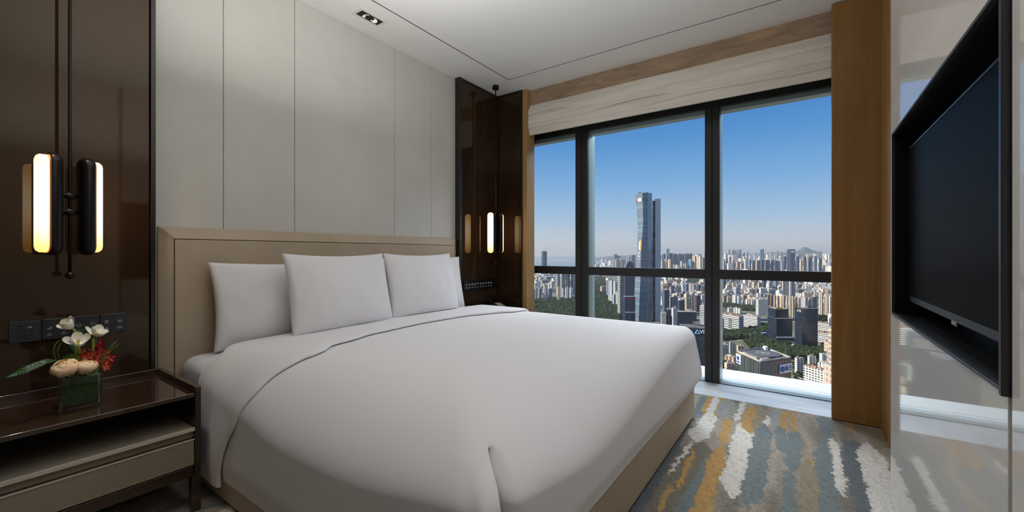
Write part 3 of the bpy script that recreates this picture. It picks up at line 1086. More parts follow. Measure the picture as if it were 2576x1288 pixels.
defs = [(0.3005, 0.3865, [(MOON, '夜灯', 'Night light'), (SUN, '廊灯', 'Lobby light')], 'double switch with a moon symbol beside the wall socket'),
        (0.3870, 0.4765, [(POWER, '吊灯', 'Pendant'), (POWER, '台灯', 'Table lamp')], 'double switch with two power symbols behind the tulips'),
        (0.4770, 0.5670, [(LAMP, '壁灯', 'Bed light'), (BOOK, '阅读灯', 'Reading light')], 'double switch with lamp and open book symbols')]
for (a, c, items, lab) in defs:
    N = plate(a, c, 'light_switch', lab, 'switch', 'switches above the nightstand')
    w2 = (c - a) / 2
    for k, (ic, zh, en) in enumerate(items):
        x0 = a + k * w2 + 0.0012; x1 = a + (k + 1) * w2 - 0.0012
        rk = MB().box(x0, x1, FV - 0.0000, FV + 0.003, Z0 + 0.0018, Z1 - 0.0018).build('rocker', M_ROCK, N, bevel=0.0012)
        uc = (x0 + x1) / 2
        icon(rk, ic, uc, 0.782, 0.0062)
        wall_mesh_text(zh, 0.0048, uc, 0.7565, M_ICON, rk)
        wall_mesh_text(en, 0.0046, uc, 0.7510, M_ICON, rk)

# long control bar by the far pendant
Z0b, Z1b = 0.746, 0.838
N = thing('control_panel', (3.24, VL, 0.79), 'long black control bar with a row of white symbols beside the bed', 'control panel')
MB().box(2.962, 3.492, VL - 0.012, VL - 0.0002, Z0b, Z1b).build('plate', mat('black_glass_panel', rgb(22, 25, 27), 0.2, 0, 0.5), N, bevel=0.003)
V2 = VL - 0.0125
SQ = [[(-.8, -.8), (.8, -.8), (.8, .8), (-.8, .8), (-.8, -.8)]]
SQ2 = SQ + [[(-.8, .3), (.8, .3)], [(0, .3), (0, -.8)]]
WIFI = [arc(0, -.6, .6, 45, 135, 6), arc(0, -.6, 1.2, 45, 135, 8), arc(0, -.6, 1.8, 45, 135, 8)]
BELL = [[(-.3, 1), (.3, 1), (.3, -.2), (.6, -.9), (-.6, -.9), (-.3, -.2), (-.3, 1)]]
icons = [SQ, BELL, POWER, POWER, WIFI, MOON, SQ2, SQ2, SQ2, SQ2]
for k, ic in enumerate(icons):
    u = 2.995 + k * 0.0420
    icon(N, ic, u, 0.800, 0.0085, V2, 'icon', 0.0016)
    MB().box(u - 0.006, u + 0.006, V2 - 0.0005, V2 + 0.001, 0.766, 0.773).build('indicator', M_ICON, N)
MB().box(3.468, 3.474, V2 - 0.0005, V2 + 0.001, 0.816, 0.822).build('indicator', M_ICON, N)

# ------------------------------------------------------------------ pendants
M_PEND = mat('bronze_black_metal', rgb(42, 38, 36), 0.28, 0.7, 0.5)
M_GLOW = mat('glowing_diffuser', rgb(250, 236, 214), 0.4, 0, 0.4, emit=(1.0, 0.66, 0.30, 1), emit_s=3.4)
M_GOLDIN = mat('brass_inner_rim', rgb(206, 130, 64), 0.3, 0.8, 0.5)

n_, b_ = nt_of(M_GLOW)
v_ = n_.coords('Generated', (1, 1, 1))
sp_ = n_.node('ShaderNodeSeparateXYZ'); n_.link(v_, sp_.inputs[0])
e_ = n_.math('MULTIPLY', n_.math('ABSOLUTE', n_.math('SUBTRACT', sp_.outputs[2], 0.56)), 2.0)
n_.link(n_.ramp(e_, [(0.0, (1.0, 0.84, 0.58, 1)), (0.35, (1.0, 0.74, 0.40, 1)), (1.0, (0.55, 0.27, 0.07, 1))]), b_.inputs['Emission Color'])

def capsule_outline(w, h, n=10):
    """rounded strip outline in local (x, z)"""
    r = w / 2
    pts = []
    for k in range(n + 1):
        a = PI * k / n
        pts.append((r * math.cos(a), h / 2 - r + r * math.sin(a)))
    for k in range(n + 1):
        a = PI + PI * k / n
        pts.append((r * math.cos(a), -h / 2 + r + r * math.sin(a)))
    return pts

def capsule_solid(M, w, h, prof, nseg=10):
    """stack of capsule outlines; prof = [(y, shrink)]"""
    b = MB()
    vs = []
    n = 0
    for (y, s) in prof:
        o = capsule_outline(w - 2 * s, h - 2 * s, nseg)
        n = len(o)
        vs += [tuple(M @ Vector((x, y, z))) for x, z in o]
    fs = [tuple(range(n))]
    for i in range(len(prof) - 1):
        for k in range(n):
            fs.append((i * n + (k + 1) % n, i * n + k, (i + 1) * n + k, (i + 1) * n + (k + 1) % n))
    fs.append(tuple(reversed(range((len(prof) - 1) * n, len(prof) * n))))
    return b.add(vs, fs)

def pendant(u, v, label, yaw):
    """two slender capsule lamps back to back on one stem; local y points out of a lamp's glowing face"""
    N = thing('pendant_lamp', (u, v, ZC), label, 'pendant lamp', 'pendant lamps beside the bed')
    MB().lathe([(0.004, -0.034), (0.030, -0.034), (0.032, -0.030), (0.032, -0.004), (0.030, 0.0)], (u, v, ZC), 28).build('canopy', M_PEND, N, smooth=False, bevel=0.001)
    MB().tube([(u, v, ZC - 0.03), (u, v, 1.36), (u, v, 1.02)], 0.0058, 12).build('stem', M_PEND, N, smooth=True)
    MB().sphere((u, v, 1.008), 0.0155, 18, 12).build('finial', M_PEND, N, smooth=True)
    for z in (1.338, 1.272):
        dx, dy = math.cos(yaw) * 0.0, 0.0
        a = Vector((math.cos(yaw), math.sin(yaw), 0))
        c = Vector((u, v, z))
        prof = [(-0.034, 0.007), (-0.018, 0.0075), (-0.013, 0.0125), (-0.005, 0.0145), (0.005, 0.0145), (0.013, 0.0125), (0.018, 0.0075), (0.034, 0.007)]
        b = MB().tube([c + a * t for t, r in prof], [r for t, r in prof], 14)
        b.build('clamp', M_PEND, N, smooth=True)
    zc = 1.299
    for sgn in (1, -1):
        R = Matrix.Rotation(yaw + (0 if sgn > 0 else PI), 4, 'Z')
        # outward axis = local x of yaw frame -> rotate so that local y points outward
        M = Matrix.Translation((u, v, zc)) @ R @ Matrix.Rotation(-PI / 2, 4, 'Z')
        w, h = 0.076, 0.414
        o0 = 0.028
        sh = capsule_solid(M, w, h, [(o0, 0.022), (o0 + 0.003, 0.011), (o0 + 0.010, 0.004), (o0 + 0.019, 0.0), (o0 + 0.038, 0.0), (o0 + 0.040, 0.002)]).build('lamp_shell', M_PEND, N, smooth=True, bevel=0.0015, angle=50, recalc=True)
        rim = capsule_solid(M, w - 0.008, h - 0.008, [(o0 + 0.036, 0.0), (o0 + 0.044, 0.002)]).build('lamp_rim', M_GOLDIN, sh, recalc=True)
        df = capsule_solid(M, w - 0.018, h - 0.022, [(o0 + 0.040, 0.0), (o0 + 0.062, 0.001), (o0 + 0.069, 0.006), (o0 + 0.072, 0.013)]).build('diffuser', M_GLOW, sh, smooth=True, recalc=True)
    return N
pendant(0.363, 2.502, 'dark pendant lamp with two glowing capsules over the flowers', math.radians(194))
pendant(3.274, 2.498, 'dark pendant lamp with two glowing capsules near the window', math.radians(178))

# ------------------------------------------------------------------ recessed twin downlight
DU0, DU1, DV0, DV1 = 1.730, 1.906, 2.457, 2.531
M_WHITE = mat('white_downlight_trim', rgb(226, 223, 216), 0.5)
M_DLBLACK = mat('downlight_black', rgb(8, 8, 8), 0.6)
M_DLCONE = mat('downlight_cone', rgb(235, 226, 210), 0.35, emit=(1, 0.92, 0.8, 1), emit_s=0.35)
N = thing('ceiling_downlight', (1.818, 2.494, ZC), 'twin recessed ceiling downlight in a black rectangle', 'ceiling light')
b = MB()
q = 0.016
for (a, c, d, e) in [(DU0 - q, DU1 + q, DV0 - q, DV0), (DU0 - q, DU1 + q, DV1, DV1 + q), (DU0 - q, DU0, DV0, DV1), (DU1, DU1 + q, DV0, DV1)]:
    b.box(a, c, d, e, ZC - 0.005, ZC - 0.0002)
b.build('frame', M_WHITE, N, bevel=0.001)
MB().box(DU0, DU1, DV0, DV1, ZC - 0.0025, ZC - 0.0003).build('baffle', M_DLBLACK, N)
for k, (cu, tlt) in enumerate(((1.785, -18), (1.851, 18))):
    M = Matrix.Translation((cu, 2.494, ZC - 0.004)) @ Matrix.Rotation(math.radians(tlt), 4, 'Y')
    b = MB()
    vs = []
    n = 22
    prof = [(0.0245, 0.000), (0.0235, -0.003), (0.021, -0.003), (0.012, 0.0015)]
    for r, h in prof:
        vs += [tuple(M @ Vector((r * math.cos(2 * PI * i / n), r * math.sin(2 * PI * i / n), h))) for i in range(n)]
    fs = [((j * n + i), (j * n + (i + 1) % n), ((j + 1) * n + (i + 1) % n), ((j + 1) * n + i)) for j in range(3) for i in range(n)] + [tuple(range(3 * n, 4 * n))]
    b.add(vs, fs)
    b.build('lamp_cone', M_DLCONE, N, smooth=True, recalc=True)

# ------------------------------------------------------------------ television
TV = thing('television', (1.75, VT - 0.05, 0.9), 'flat black television recessed in the glossy cream wall', 'television')
TU0, TU1, TZ0, TZ1 = 1.135, 2.362, 0.902, 1.538
TU0 = 1.185
vf = VT - 0.043
MB().box(TU0, TU1, VT - 0.135, vf - 0.004, TZ0, TZ1).build('body', M_BLACK, TV, bevel=0.002)
MB().box(TU0 + 0.006, TU1 - 0.006, vf - 0.004, vf - 0.002, TZ0 + 0.022, TZ1 - 0.007).build('screen', M_SCREEN, TV)
b = MB()
b.box(TU0, TU1, vf - 0.004, vf, TZ0, TZ0 + 0.022)
b.box(TU0, TU1, vf - 0.004, vf, TZ1 - 0.007, TZ1)
b.box(TU0, TU0 + 0.006, vf - 0.004, vf, TZ0 + 0.022, TZ1 - 0.007)
b.box(TU1 - 0.006, TU1, vf - 0.004, vf, TZ0 + 0.022, TZ1 - 0.007)
M_BEZEL = mat('television_bezel', rgb(60, 62, 66), 0.35, 0.6, 0.5)
b.build('bezel', M_BEZEL, TV)
lg = MB().box(1.700, 1.752, vf - 0.003, vf + 0.0012, TZ0 - 0.012, TZ0 + 0.002).build('brand_badge', mat('silver_badge', rgb(120, 122, 126), 0.4, 0.5), TV, bevel=0.001)
me = text_mesh('SAMSUNG', 0.0078, 0.0002)
put_mesh(me, 'lettering', M_ICON, Matrix.Translation((1.726, vf + 0.0016, TZ0 - 0.005)) @ Matrix.Rotation(PI, 4, 'Z') @ Matrix.Rotation(PI / 2, 4, 'X'), TV)

# ------------------------------------------------------------------ roman blind
M_BLIND = mat('sheer_linen_blind', rgb(206, 196, 180), 0.8, 0, 0.2)
vary(M_BLIND, rgb(230, 221, 206), rgb(244, 239, 230), 6.0, (1, 0.25, 2.5))
add_bump(M_BLIND, 260, 0.15, 0.0008, 2)
M_VAL = mat('painted_shade_valance', rgb(150, 120, 92), 0.85, 0, 0.15)  # blind top: its shade and warm glow painted as brown with streaks
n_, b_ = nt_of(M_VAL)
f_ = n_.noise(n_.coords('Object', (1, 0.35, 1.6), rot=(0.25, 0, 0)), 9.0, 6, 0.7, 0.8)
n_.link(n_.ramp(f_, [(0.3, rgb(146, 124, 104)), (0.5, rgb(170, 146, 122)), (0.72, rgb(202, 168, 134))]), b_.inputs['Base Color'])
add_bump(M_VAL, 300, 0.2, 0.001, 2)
RB = thing('roman_blind', (3.6, 1.07, ZC), 'raised cream roman blind gathered above the window', 'window blind')
V0B, V1B = -0.175, 2.286
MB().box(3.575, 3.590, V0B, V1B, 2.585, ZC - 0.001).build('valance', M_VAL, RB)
# soft folds: swagging layers seen from the room, each overlapping the next
def fold(zt_, zb_, depth, u0, seed):
    def f(a, c):
        v = V0B + (V1B - V0B) * a
        sagm = 0.020 * math.sin(PI * a) * math.sin(a * 5.3 + seed * 1.7) + 0.009 * math.sin(a * 13 + seed * 2.3) + 0.010 * noise.noise(Vector((a * 4, seed, 0)))
        cc = min(1.0, c / 0.86)
        z = zt_ + (zb_ - zt_) * cc + sagm * (1 if 0 < seed < 6 else 0.15) * (0.35 + 0.65 * cc)
        if c <= 0.86:
            puff = depth * math.sin(PI / 2 * min(1, cc * 1.12)) ** 0.9 * (1 - 0.22 * max(0, cc - .9) / .1)
        else:                                   # hem turned back under the fold
            k = (c - 0.86) / 0.14
            puff = depth * 0.78 * (1 - k)
            z += 0.006 * k
        puff += 0.004 * noise.noise(Vector((a * 16, c * 2, seed)))
        return (u0 - puff - 0.003, v, z)
    return MB().grid(f, 140, 18, flip=True)
zs = [(2.594, 2.548, .014, 0), (2.580, 2.490, .036, 1), (2.530, 2.440, .032, 2), (2.486, 2.394, .036, 3), (2.440, 2.354, .030, 4), (2.394, 2.316, .016, 6)]
MB().box(3.580, 3.592, V0B, V1B, 2.300, 2.588).build('lining', M_BLIND, RB)
for k, (a, c, dp, sd) in enumerate(zs):
    fold(a, c, dp, 3.572 - 0.001 * k, sd).build('fold', M_BLIND, RB, smooth=True)
MB().box(3.552, 3.575, V0B, V1B, 2.292, 2.322).build('bottom_bar', M_BLIND, RB, bevel=0.004)
# ------------------------------------------------------------------ glass cube vase with flowers
M_VGLASS = mat('clear_vase_glass', (0.95, 0.97, 0.96, 1), 0.0, 0, 0.5, ior=1.48, trans=1.0)
_n = NT(M_VGLASS.node_tree)
_p = M_VGLASS.node_tree.nodes['Principled BSDF']
_o = M_VGLASS.node_tree.nodes['Material Output']
_t = _n.node('ShaderNodeBsdfTransparent')
_m = _n.node('ShaderNodeMixShader'); _m.inputs[0].default_value = 0.25
_n.link(_p.outputs[0], _m.inputs[1]); _n.link(_t.outputs[0], _m.inputs[2]); _n.link(_m.outputs[0], _o.inputs[0])
M_LEAFD = mat('dark_green_leaf', rgb(30, 62, 26), 0.4, 0, 0.4)
vary(M_LEAFD, rgb(24, 52, 22), rgb(44, 82, 34), 30.0, (1, 1, 3))
M_LINER = mat('green_leaf_lining', rgb(34, 70, 26), 0.5)
vary(M_LINER, rgb(70, 132, 44), rgb(128, 184, 84), 14.0, (2, 2, 0.6))
M_STEM = mat('pale_green_stem', rgb(160, 178, 70), 0.5)
M_GRASS = mat('grass_blade', rgb(92, 134, 48), 0.5)
M_TULIP = mat('white_petal', rgb(246, 242, 228), 0.6, 0, 0.3, sss=0)
M_TULIPC = mat('yellow_stamen', rgb(214, 186, 60), 0.6)
M_ROSE = mat('peach_petal', rgb(246, 206, 158), 0.6)
vary(M_ROSE, rgb(246, 200, 146), rgb(252, 224, 188), 22.0)
M_ROSEIN = mat('orange_peach_petal', rgb(232, 168, 84), 0.6)
M_RED = mat('crimson_petal', rgb(150, 26, 34), 0.5)
vary(M_RED, rgb(120, 16, 28), rgb(190, 52, 48), 40.0)
M_RED2 = mat('orange_red_petal', rgb(196, 74, 44), 0.5)
M_POMP = mat('moss_green_tuft', rgb(96, 128, 44), 0.8)

va = math.atan2(2.259 - 2.281, 0.413 - 0.301)
VC = Vector((0.368, 2.326, 0.5055))
MV = Matrix.Translation(VC) @ Matrix.Rotation(va, 4, 'Z')
def mv(x, y, z):
    return tuple(MV @ Vector((x, y, z)))
VW, VH = 0.057, 0.128
VASE = thing('glass_vase', VC, 'clear glass cube vase lined with green leaf on the nightstand tray', 'vase')
b = MB()
def rrect(h, r, z, n=4):
    out = []
    for q, (sx, sy) in enumerate(((1, 1), (-1, 1), (-1, -1), (1, -1))):
        for k in range(n + 1):
            a = PI / 2 * (q + k / n)
            out.append(mv(sx * (h - r) + r * math.cos(a), sy * (h - r) + r * math.sin(a), z))
    return out
rings = [rrect(VW - .002, .006, 0.0), rrect(VW, .007, 0.003), rrect(VW, .007, VH - .002), rrect(VW - .001, .006, VH), rrect(VW - .005, .004, VH), rrect(VW - .006, .004, VH - .002), rrect(VW - .006, .004, 0.014), rrect(VW - .009, .003, 0.011)]
n = len(rings[0])
vs = [p for r in rings for p in r]
fs = [tuple(reversed(range(n)))]
for i in range(len(rings) - 1):
    for k in range(n):
        fs.append((i * n + k, i * n + (k + 1) % n, (i + 1) * n + (k + 1) % n, (i + 1) * n + k))
fs.append(tuple(range((len(rings) - 1) * n, len(rings) * n)))
b.add(vs, fs)
b.build('vase_glass', M_VGLASS, VASE, recalc=True)
q = VW - 0.0085
bl = MB().hexa([mv(x, y, 0.0145) for x, y in ((-q, -q), (q, -q), (q, q), (-q, q))], [mv(x, y, VH - 0.010) for x, y in ((-q, -q), (q, -q), (q, q), (-q, q))])
bl.build('leaf_lining', M_LINER, VASE, recalc=True)
b = MB()
for x in (-.004, .004):
    b.hexa([mv(x - .0012, -q - .0012, .03), mv(x + .0012, -q - .0012, .03), mv(x + .0012, -q - .0002, .03), mv(x - .0012, -q - .0002, .03)],
           [mv(x - .0012, -q - .0012, .112), mv(x + .0012, -q - .0012, .112), mv(x + .0012, -q - .0002, .112), mv(x - .0012, -q - .0002, .112)])
b.build('leaf_vein', M_STEM, VASE, recalc=True)

def petal_fn(M, L, W, cup, curl, tip=0.55, base=0.35):
    """petal from origin along local z, cupped toward +y, curling at the tip"""
    def f(a, c):
        x = (a - 0.5) * 2
        wv = W * (base + (1 - base) * math.sin(PI * min(1, c * 0.5 / tip * 1.0 + 0.0)) if c < tip else base + (1 - base))
        if c >= tip:
            k = (c - tip) / (1 - tip)
            wv = W * math.sqrt(max(0.0, 1 - k * k)) * 1.0
        else:
            k = c / tip
            wv = W * (base + (1 - base) * math.sin(PI / 2 * k))
        X = x * wv
        y = -cup * (1 - x * x) * math.sin(PI * min(1, c * .9)) - curl * (c ** 2.2) + cup * 0.2
        z = L * c - abs(curl) * 0.25 * c ** 3
        return tuple(M @ Vector((X, y, z)))
    return f

def tulip(px, py, v, aim, openn, size, label, stem_to, seed):
    c = on_v(px, py, v)
    T = thing('white_tulip', c, label, 'flower', 'white tulips in the vase')
    random.seed(seed)
    ax = Vector(aim).normalized()
    Q = Vector((0, 0, 1)).rotation_difference(ax).to_matrix().to_4x4()
    basep = c - ax * size * 0.45
    for k in range(6):
        inner = k % 2
        ang = PI / 3 * k + random.uniform(-.15, .15)
        tilt = openn * (0.72 if inner else 1.0) + random.uniform(-.10, .10)
        M = Matrix.Translation(basep) @ Q @ Matrix.Rotation(ang, 4, 'Z') @ Matrix.Translation((0, -size * 0.09, 0)) @ Matrix.Rotation(tilt, 4, 'X')
        MB().grid(petal_fn(M, size * random.uniform(.95, 1.1), size * 0.36, size * 0.16, size * random.uniform(-.05, .12)), 9, 10).build('petal', M_TULIP, T, smooth=True)
    b = MB()
    for k in range(7):
        a = 2 * PI * k / 7
        p0 = basep + (Q @ Vector((0.002 * math.cos(a), .002 * math.sin(a), 0.004)))
        p1 = basep + (Q @ Vector((0.006 * math.cos(a), .006 * math.sin(a), size * .42)))
        b.tube([p0, p1], 0.0012, 6)
    b.build('stamen', M_TULIPC, T, smooth=True)
    e = Vector(stem_to)
    mid = (basep + e) / 2 + Vector((0.003, 0, 0.004))
    MB().tube([basep, basep - ax * 0.012, mid, e], [0.0035, 0.0042, 0.0042, 0.0042], 8).build('stem', M_STEM, T, smooth=True)
vt = lambda x, y, z: mv(x, y, z)
tulip(172, 817, 2.335, (-.55, -.2, .8), .50, .044, 'white tulip topmost in the vase and half open', vt(-.012, .01, .112), 3)
tulip(197, 855, 2.300, (-.1, -.6, .75), .95, .046, 'white tulip opened wide just above the peach roses', vt(-.002, -.012, .112), 7)
tulip(246, 834, 2.330, (.35, -.35, .85), .85, .045, 'white tulip opened wide above the red blossoms', vt(.022, .008, .112), 11)

def rose(px, py, v, size, aim, label, seed):
    c = on_v(px, py, v)
    R_ = thing('peach_rose', c, label, 'flower', 'peach roses in the vase')
    random.seed(seed)
    ax = Vector(aim).normalized()
    Q = Vector((0, 0, 1)).rotation_difference(ax).to_matrix().to_4x4()
    base = c - ax * size * 0.55
    # spiral heart
    b = MB()
    def heart(a, cc):
        th = a * 5.2 * PI
        r = size * (0.04 + 0.30 * a) * (0.80 + 0.35 * math.sin(PI * cc * .8))
        return tuple(Matrix.Translation(base) @ Q @ Vector((r * math.cos(th), r * math.sin(th), size * (0.20 + (0.86 - 0.10 * a) * cc))))
    b.grid(heart, 70, 6)
    b.build('heart', M_ROSEIN, R_, smooth=True)
    for ring, (cnt, tilt, rad, L, W, cup, curl) in enumerate(((3, -.06, .10, .98, .44, .34, .00), (3, -.03, .22, 1.04, .56, .40, .03), (3, .02, .36, 1.06, .66, .44, .10), (4, .10, .46, 1.00, .68, .44, .22))):
        for k in range(cnt):
            ang = 2 * PI * k / cnt + ring * .7 + random.uniform(-.2, .2)
            M = Matrix.Translation(base) @ Q @ Matrix.Rotation(ang, 4, 'Z') @ Matrix.Translation((0, -size * rad * .45, 0)) @ Matrix.Rotation(tilt + random.uniform(-.05, .05), 4, 'X')
            MB().grid(petal_fn(M, size * L, size * W, size * cup, size * curl, .55, .42), 13, 13).build('petal', M_ROSE, R_, smooth=True)
    MB().sphere(tuple(base + ax * size * .12), size * .30, 12, 8).build('calyx', M_LEAFD, R_, smooth=True)
    e = Vector(mv(0, 0, .10))
    MB().tube([base + ax * size * .1, base, (base + e) / 2, e], 0.004, 8).build('stem', M_STEM, R_, smooth=True)
rose(164, 926, 2.265, .058, (-.22, -.36, .88), 'larger peach rose hanging over the vase rim', 2)
rose(217, 923, 2.262, .049, (.10, -.20, .95), 'smaller peach rose beside the red blossoms', 5)

# crimson orchid spray
RO = thing('red_orchid', on_v(250, 895, 2.33), 'crimson and orange orchid blossoms behind the smaller rose', 'flower')
random.seed(9)
for (px, py, v) in [(222, 897, 2.30), (238, 880, 2.34), (252, 868, 2.36), (262, 884, 2.34), (255, 902, 2.31), (272, 897, 2.33), (262, 918, 2.30), (240, 905, 2.30), (206, 893, 2.31), (276, 915, 2.33), (246, 890, 2.325), (230, 912, 2.305)]:
    c = on_v(px, py, v)
    d = Vector((random.uniform(-.6, .8), -1, random.uniform(-.2, .6))).normalized()
    Q = Vector((0, 0, 1)).rotation_difference(d).to_matrix().to_4x4()
    mm = M_RED2 if px in (222, 206, 262, 276, 240) else M_RED
    b = MB()
    for k in range(5):
        s = random.uniform(.018, .030)
        M = Matrix.Translation(c) @ Q @ Matrix.Rotation(2 * PI * k / 5 + random.random(), 4, 'Z') @ Matrix.Rotation(1.0 + random.uniform(-.3, .3), 4, 'X')
        b.grid(petal_fn(M, s, s * .26, s * .14, s * .25, .5, .5), 6, 7)
    b.sphere(tuple(c + d * .004), .0035, 8, 6)
    bl = b.build('blossom', mm, RO, smooth=True)
    MB().tube([c, (c + Vector(mv(.03, .01, .15))) / 2, mv(.028, .008, .112)], .0016, 6).build('stalk', M_RED2, RO, smooth=True)

# green tuft
GT = thing('green_pompon', on_v(180, 908, 2.315), 'round moss green tuft between roses and tulips', 'flower')
c = on_v(182, 910, 2.318)
MB().sphere(tuple(c), .026, 18, 12).build('ball', M_POMP, GT, smooth=True)
b = MB()
random.seed(21)
for k in range(220):
    t = random.uniform(0, 2 * PI); zz = random.uniform(-.2, 1)
    r = math.sqrt(max(0, 1 - zz * zz))
    d = Vector((r * math.cos(t), r * math.sin(t), zz))
    p = c + d * .025
    b.tube([p, p + (d + Vector((random.uniform(-.3, .3), random.uniform(-.3, .3), .2))) * .008], [.0013, .0003], 4, caps=False)
b.build('needles', M_POMP, GT)
MB().tube([c, mv(-.01, 0, .11)], .004, 8).build('stem', M_STEM, GT)

# long serrated leaf
LF = thing('fern_leaf', on_v(140, 912, 2.30), 'long dark green serrated leaf sticking out sideways from the vase', 'leaf')
pts = [on_v(145, 908, 2.30), on_v(118, 910, 2.285), on_v(92, 920, 2.27), on_v(65, 932, 2.255), on_v(45, 940, 2.245), on_v(20, 951, 2.24)]
def along(t):
    k = min(len(pts) - 2, int(t * (len(pts) - 1)))
    f = t * (len(pts) - 1) - k
    return pts[k].lerp(pts[k + 1], f)
b = MB()
N_ = 26
vs, fs = [], []
for i in range(N_):
    t = i / (N_ - 1)
    p = along(t)
    d = (along(min(1, t + .03)) - along(max(0, t - .03))).normalized()
    side = d.cross(Vector((0.1, -.6, .8))).normalized()
    wdt = 0.0175 * math.sin(PI * (0.08 + 0.90 * t)) ** .8 * (1.0 if i % 2 else .55)
    fwd = d * (0.012 if i % 2 else 0)
    vs += [tuple(p + side * wdt + fwd + Vector((0, 0, .003))), tuple(p), tuple(p - side * wdt + fwd + Vector((0, 0, .002)))]
for i in range(N_ - 1):
    a = i * 3
    fs += [(a, a + 1, a + 4, a + 3), (a + 1, a + 2, a + 5, a + 4)]
b.add(vs, fs)
lf = b.build('blade', M_LEAFD, LF, smooth=True)
md = lf.modifiers.new('Solidify', 'SOLIDIFY'); md.thickness = 0.0008
MB().tube([along(t / 12) for t in range(13)] , 0.0011, 6).build('midrib', M_GRASS, LF, smooth=True)
MB().tube([along(0), mv(-.02, -.01, .11)], .0018, 6).build('stalk', M_GRASS, LF)

# dark leaves behind the tulips, looping grass and upright blades
def small_leaf(px0, py0, px1, py1, v, w, name, label):
    a, c = on_v(px0, py0, v), on_v(px1, py1, v + .02)
    L_ = thing(name, a, label, 'leaf', None)
    d = (c - a)
    side = d.cross(Vector((0, -1, .2))).normalized()
    def f(s, t):
        p = a + d * t
        ww = w * math.sin(PI * (0.1 + .9 * t)) ** .8
        return tuple(p + side * (s - .5) * 2 * ww + Vector((0, -.004 * math.sin(PI * s), 0)))
    o = MB().grid(f, 5, 10).build('blade', M_LEAFD, L_, smooth=True)
    o.modifiers.new('Solidify', 'SOLIDIFY').thickness = .0007
    MB().tube([a, a + (Vector(mv(0, .02, .115)) - a) * .5, mv(0, .02, .112)], .0014, 6).build('stalk', M_GRASS, L_)
small_leaf(188, 870, 210, 826, 2.37, .010, 'dark_leaf', 'dark leaf rising behind the two upper tulips')
small_leaf(192, 890, 172, 862, 2.36, .011, 'dark_leaf', 'dark leaf behind the wide open tulip above the roses')
small_leaf(232, 880, 243, 848, 2.37, .009, 'dark_leaf', 'dark leaf behind the tulip over the red blossoms')
small_leaf(224, 940, 246, 918, 2.255, .008, 'dark_leaf', 'dark leaf bending over the vase rim by the smaller rose')

def grass(path, r, label, grp=None):
    p = [on_v(*q) for q in path]
    G = MB().tube(p, [r] * (len(p) - 1) + [r * .6], 6).build('grass_blade', M_GRASS, None, smooth=True)
    tag(G, label, 'grass blade', grp)
def smooth_path(keys, n=16):
    out = []
    m = len(keys) - 1
    for i in range(n + 1):
        t = i / n * m
        k = min(m - 1, int(t)); f = t - k
        p0, p1, p2, p3 = keys[max(0, k - 1)], keys[k], keys[k + 1], keys[min(m, k + 2)]
        out.append(tuple(0.5 * ((2 * b_) + (-a_ + c_) * f + (2 * a_ - 5 * b_ + 4 * c_ - d_) * f * f + (-a_ + 3 * b_ - 3 * c_ + d_) * f ** 3) for a_, b_, c_, d_ in zip(p0, p1, p2, p3)))
    return out
grass(smooth_path([(155, 945, 2.31), (138, 895, 2.31), (135, 878, 2.31), (143, 862, 2.32), (160, 854, 2.33), (180, 858, 2.34)]), .0011, 'outer looping grass blade beside the tulips')
grass(smooth_path([(158, 945, 2.31), (148, 900, 2.31), (146, 885, 2.31), (150, 868, 2.32), (163, 858, 2.33), (182, 862, 2.34)]), .0011, 'inner looping grass blade beside the tulips')
grass(smooth_path([(238, 940, 2.29), (258, 905, 2.30), (280, 875, 2.30), (296, 855, 2.30)]), .0011, 'tallest straight grass blade past the red blossoms')
grass(smooth_path([(242, 940, 2.29), (262, 905, 2.30), (282, 880, 2.30), (300, 864, 2.30)]), .0011, 'lowest straight grass blade past the red blossoms')
grass(smooth_path([(240, 940, 2.295), (256, 903, 2.305), (276, 874, 2.305), (290, 860, 2.305)]), .0010, 'middle straight grass blade past the red blossoms')
# ------------------------------------------------------------------ the city beyond the window
ZG = -179.0
def dist_of(yb):
    return (CAM_H - ZG) * F_PX / (yb - CY)
def gp(px, D, z=ZG):
    p = CAM + FWD * D + RGT * ((px - CX) / F_PX * D)
    return Vector((p.x, p.y, z))
def z_at(py, D):
    return CAM_H + (CY - py) / F_PX * D

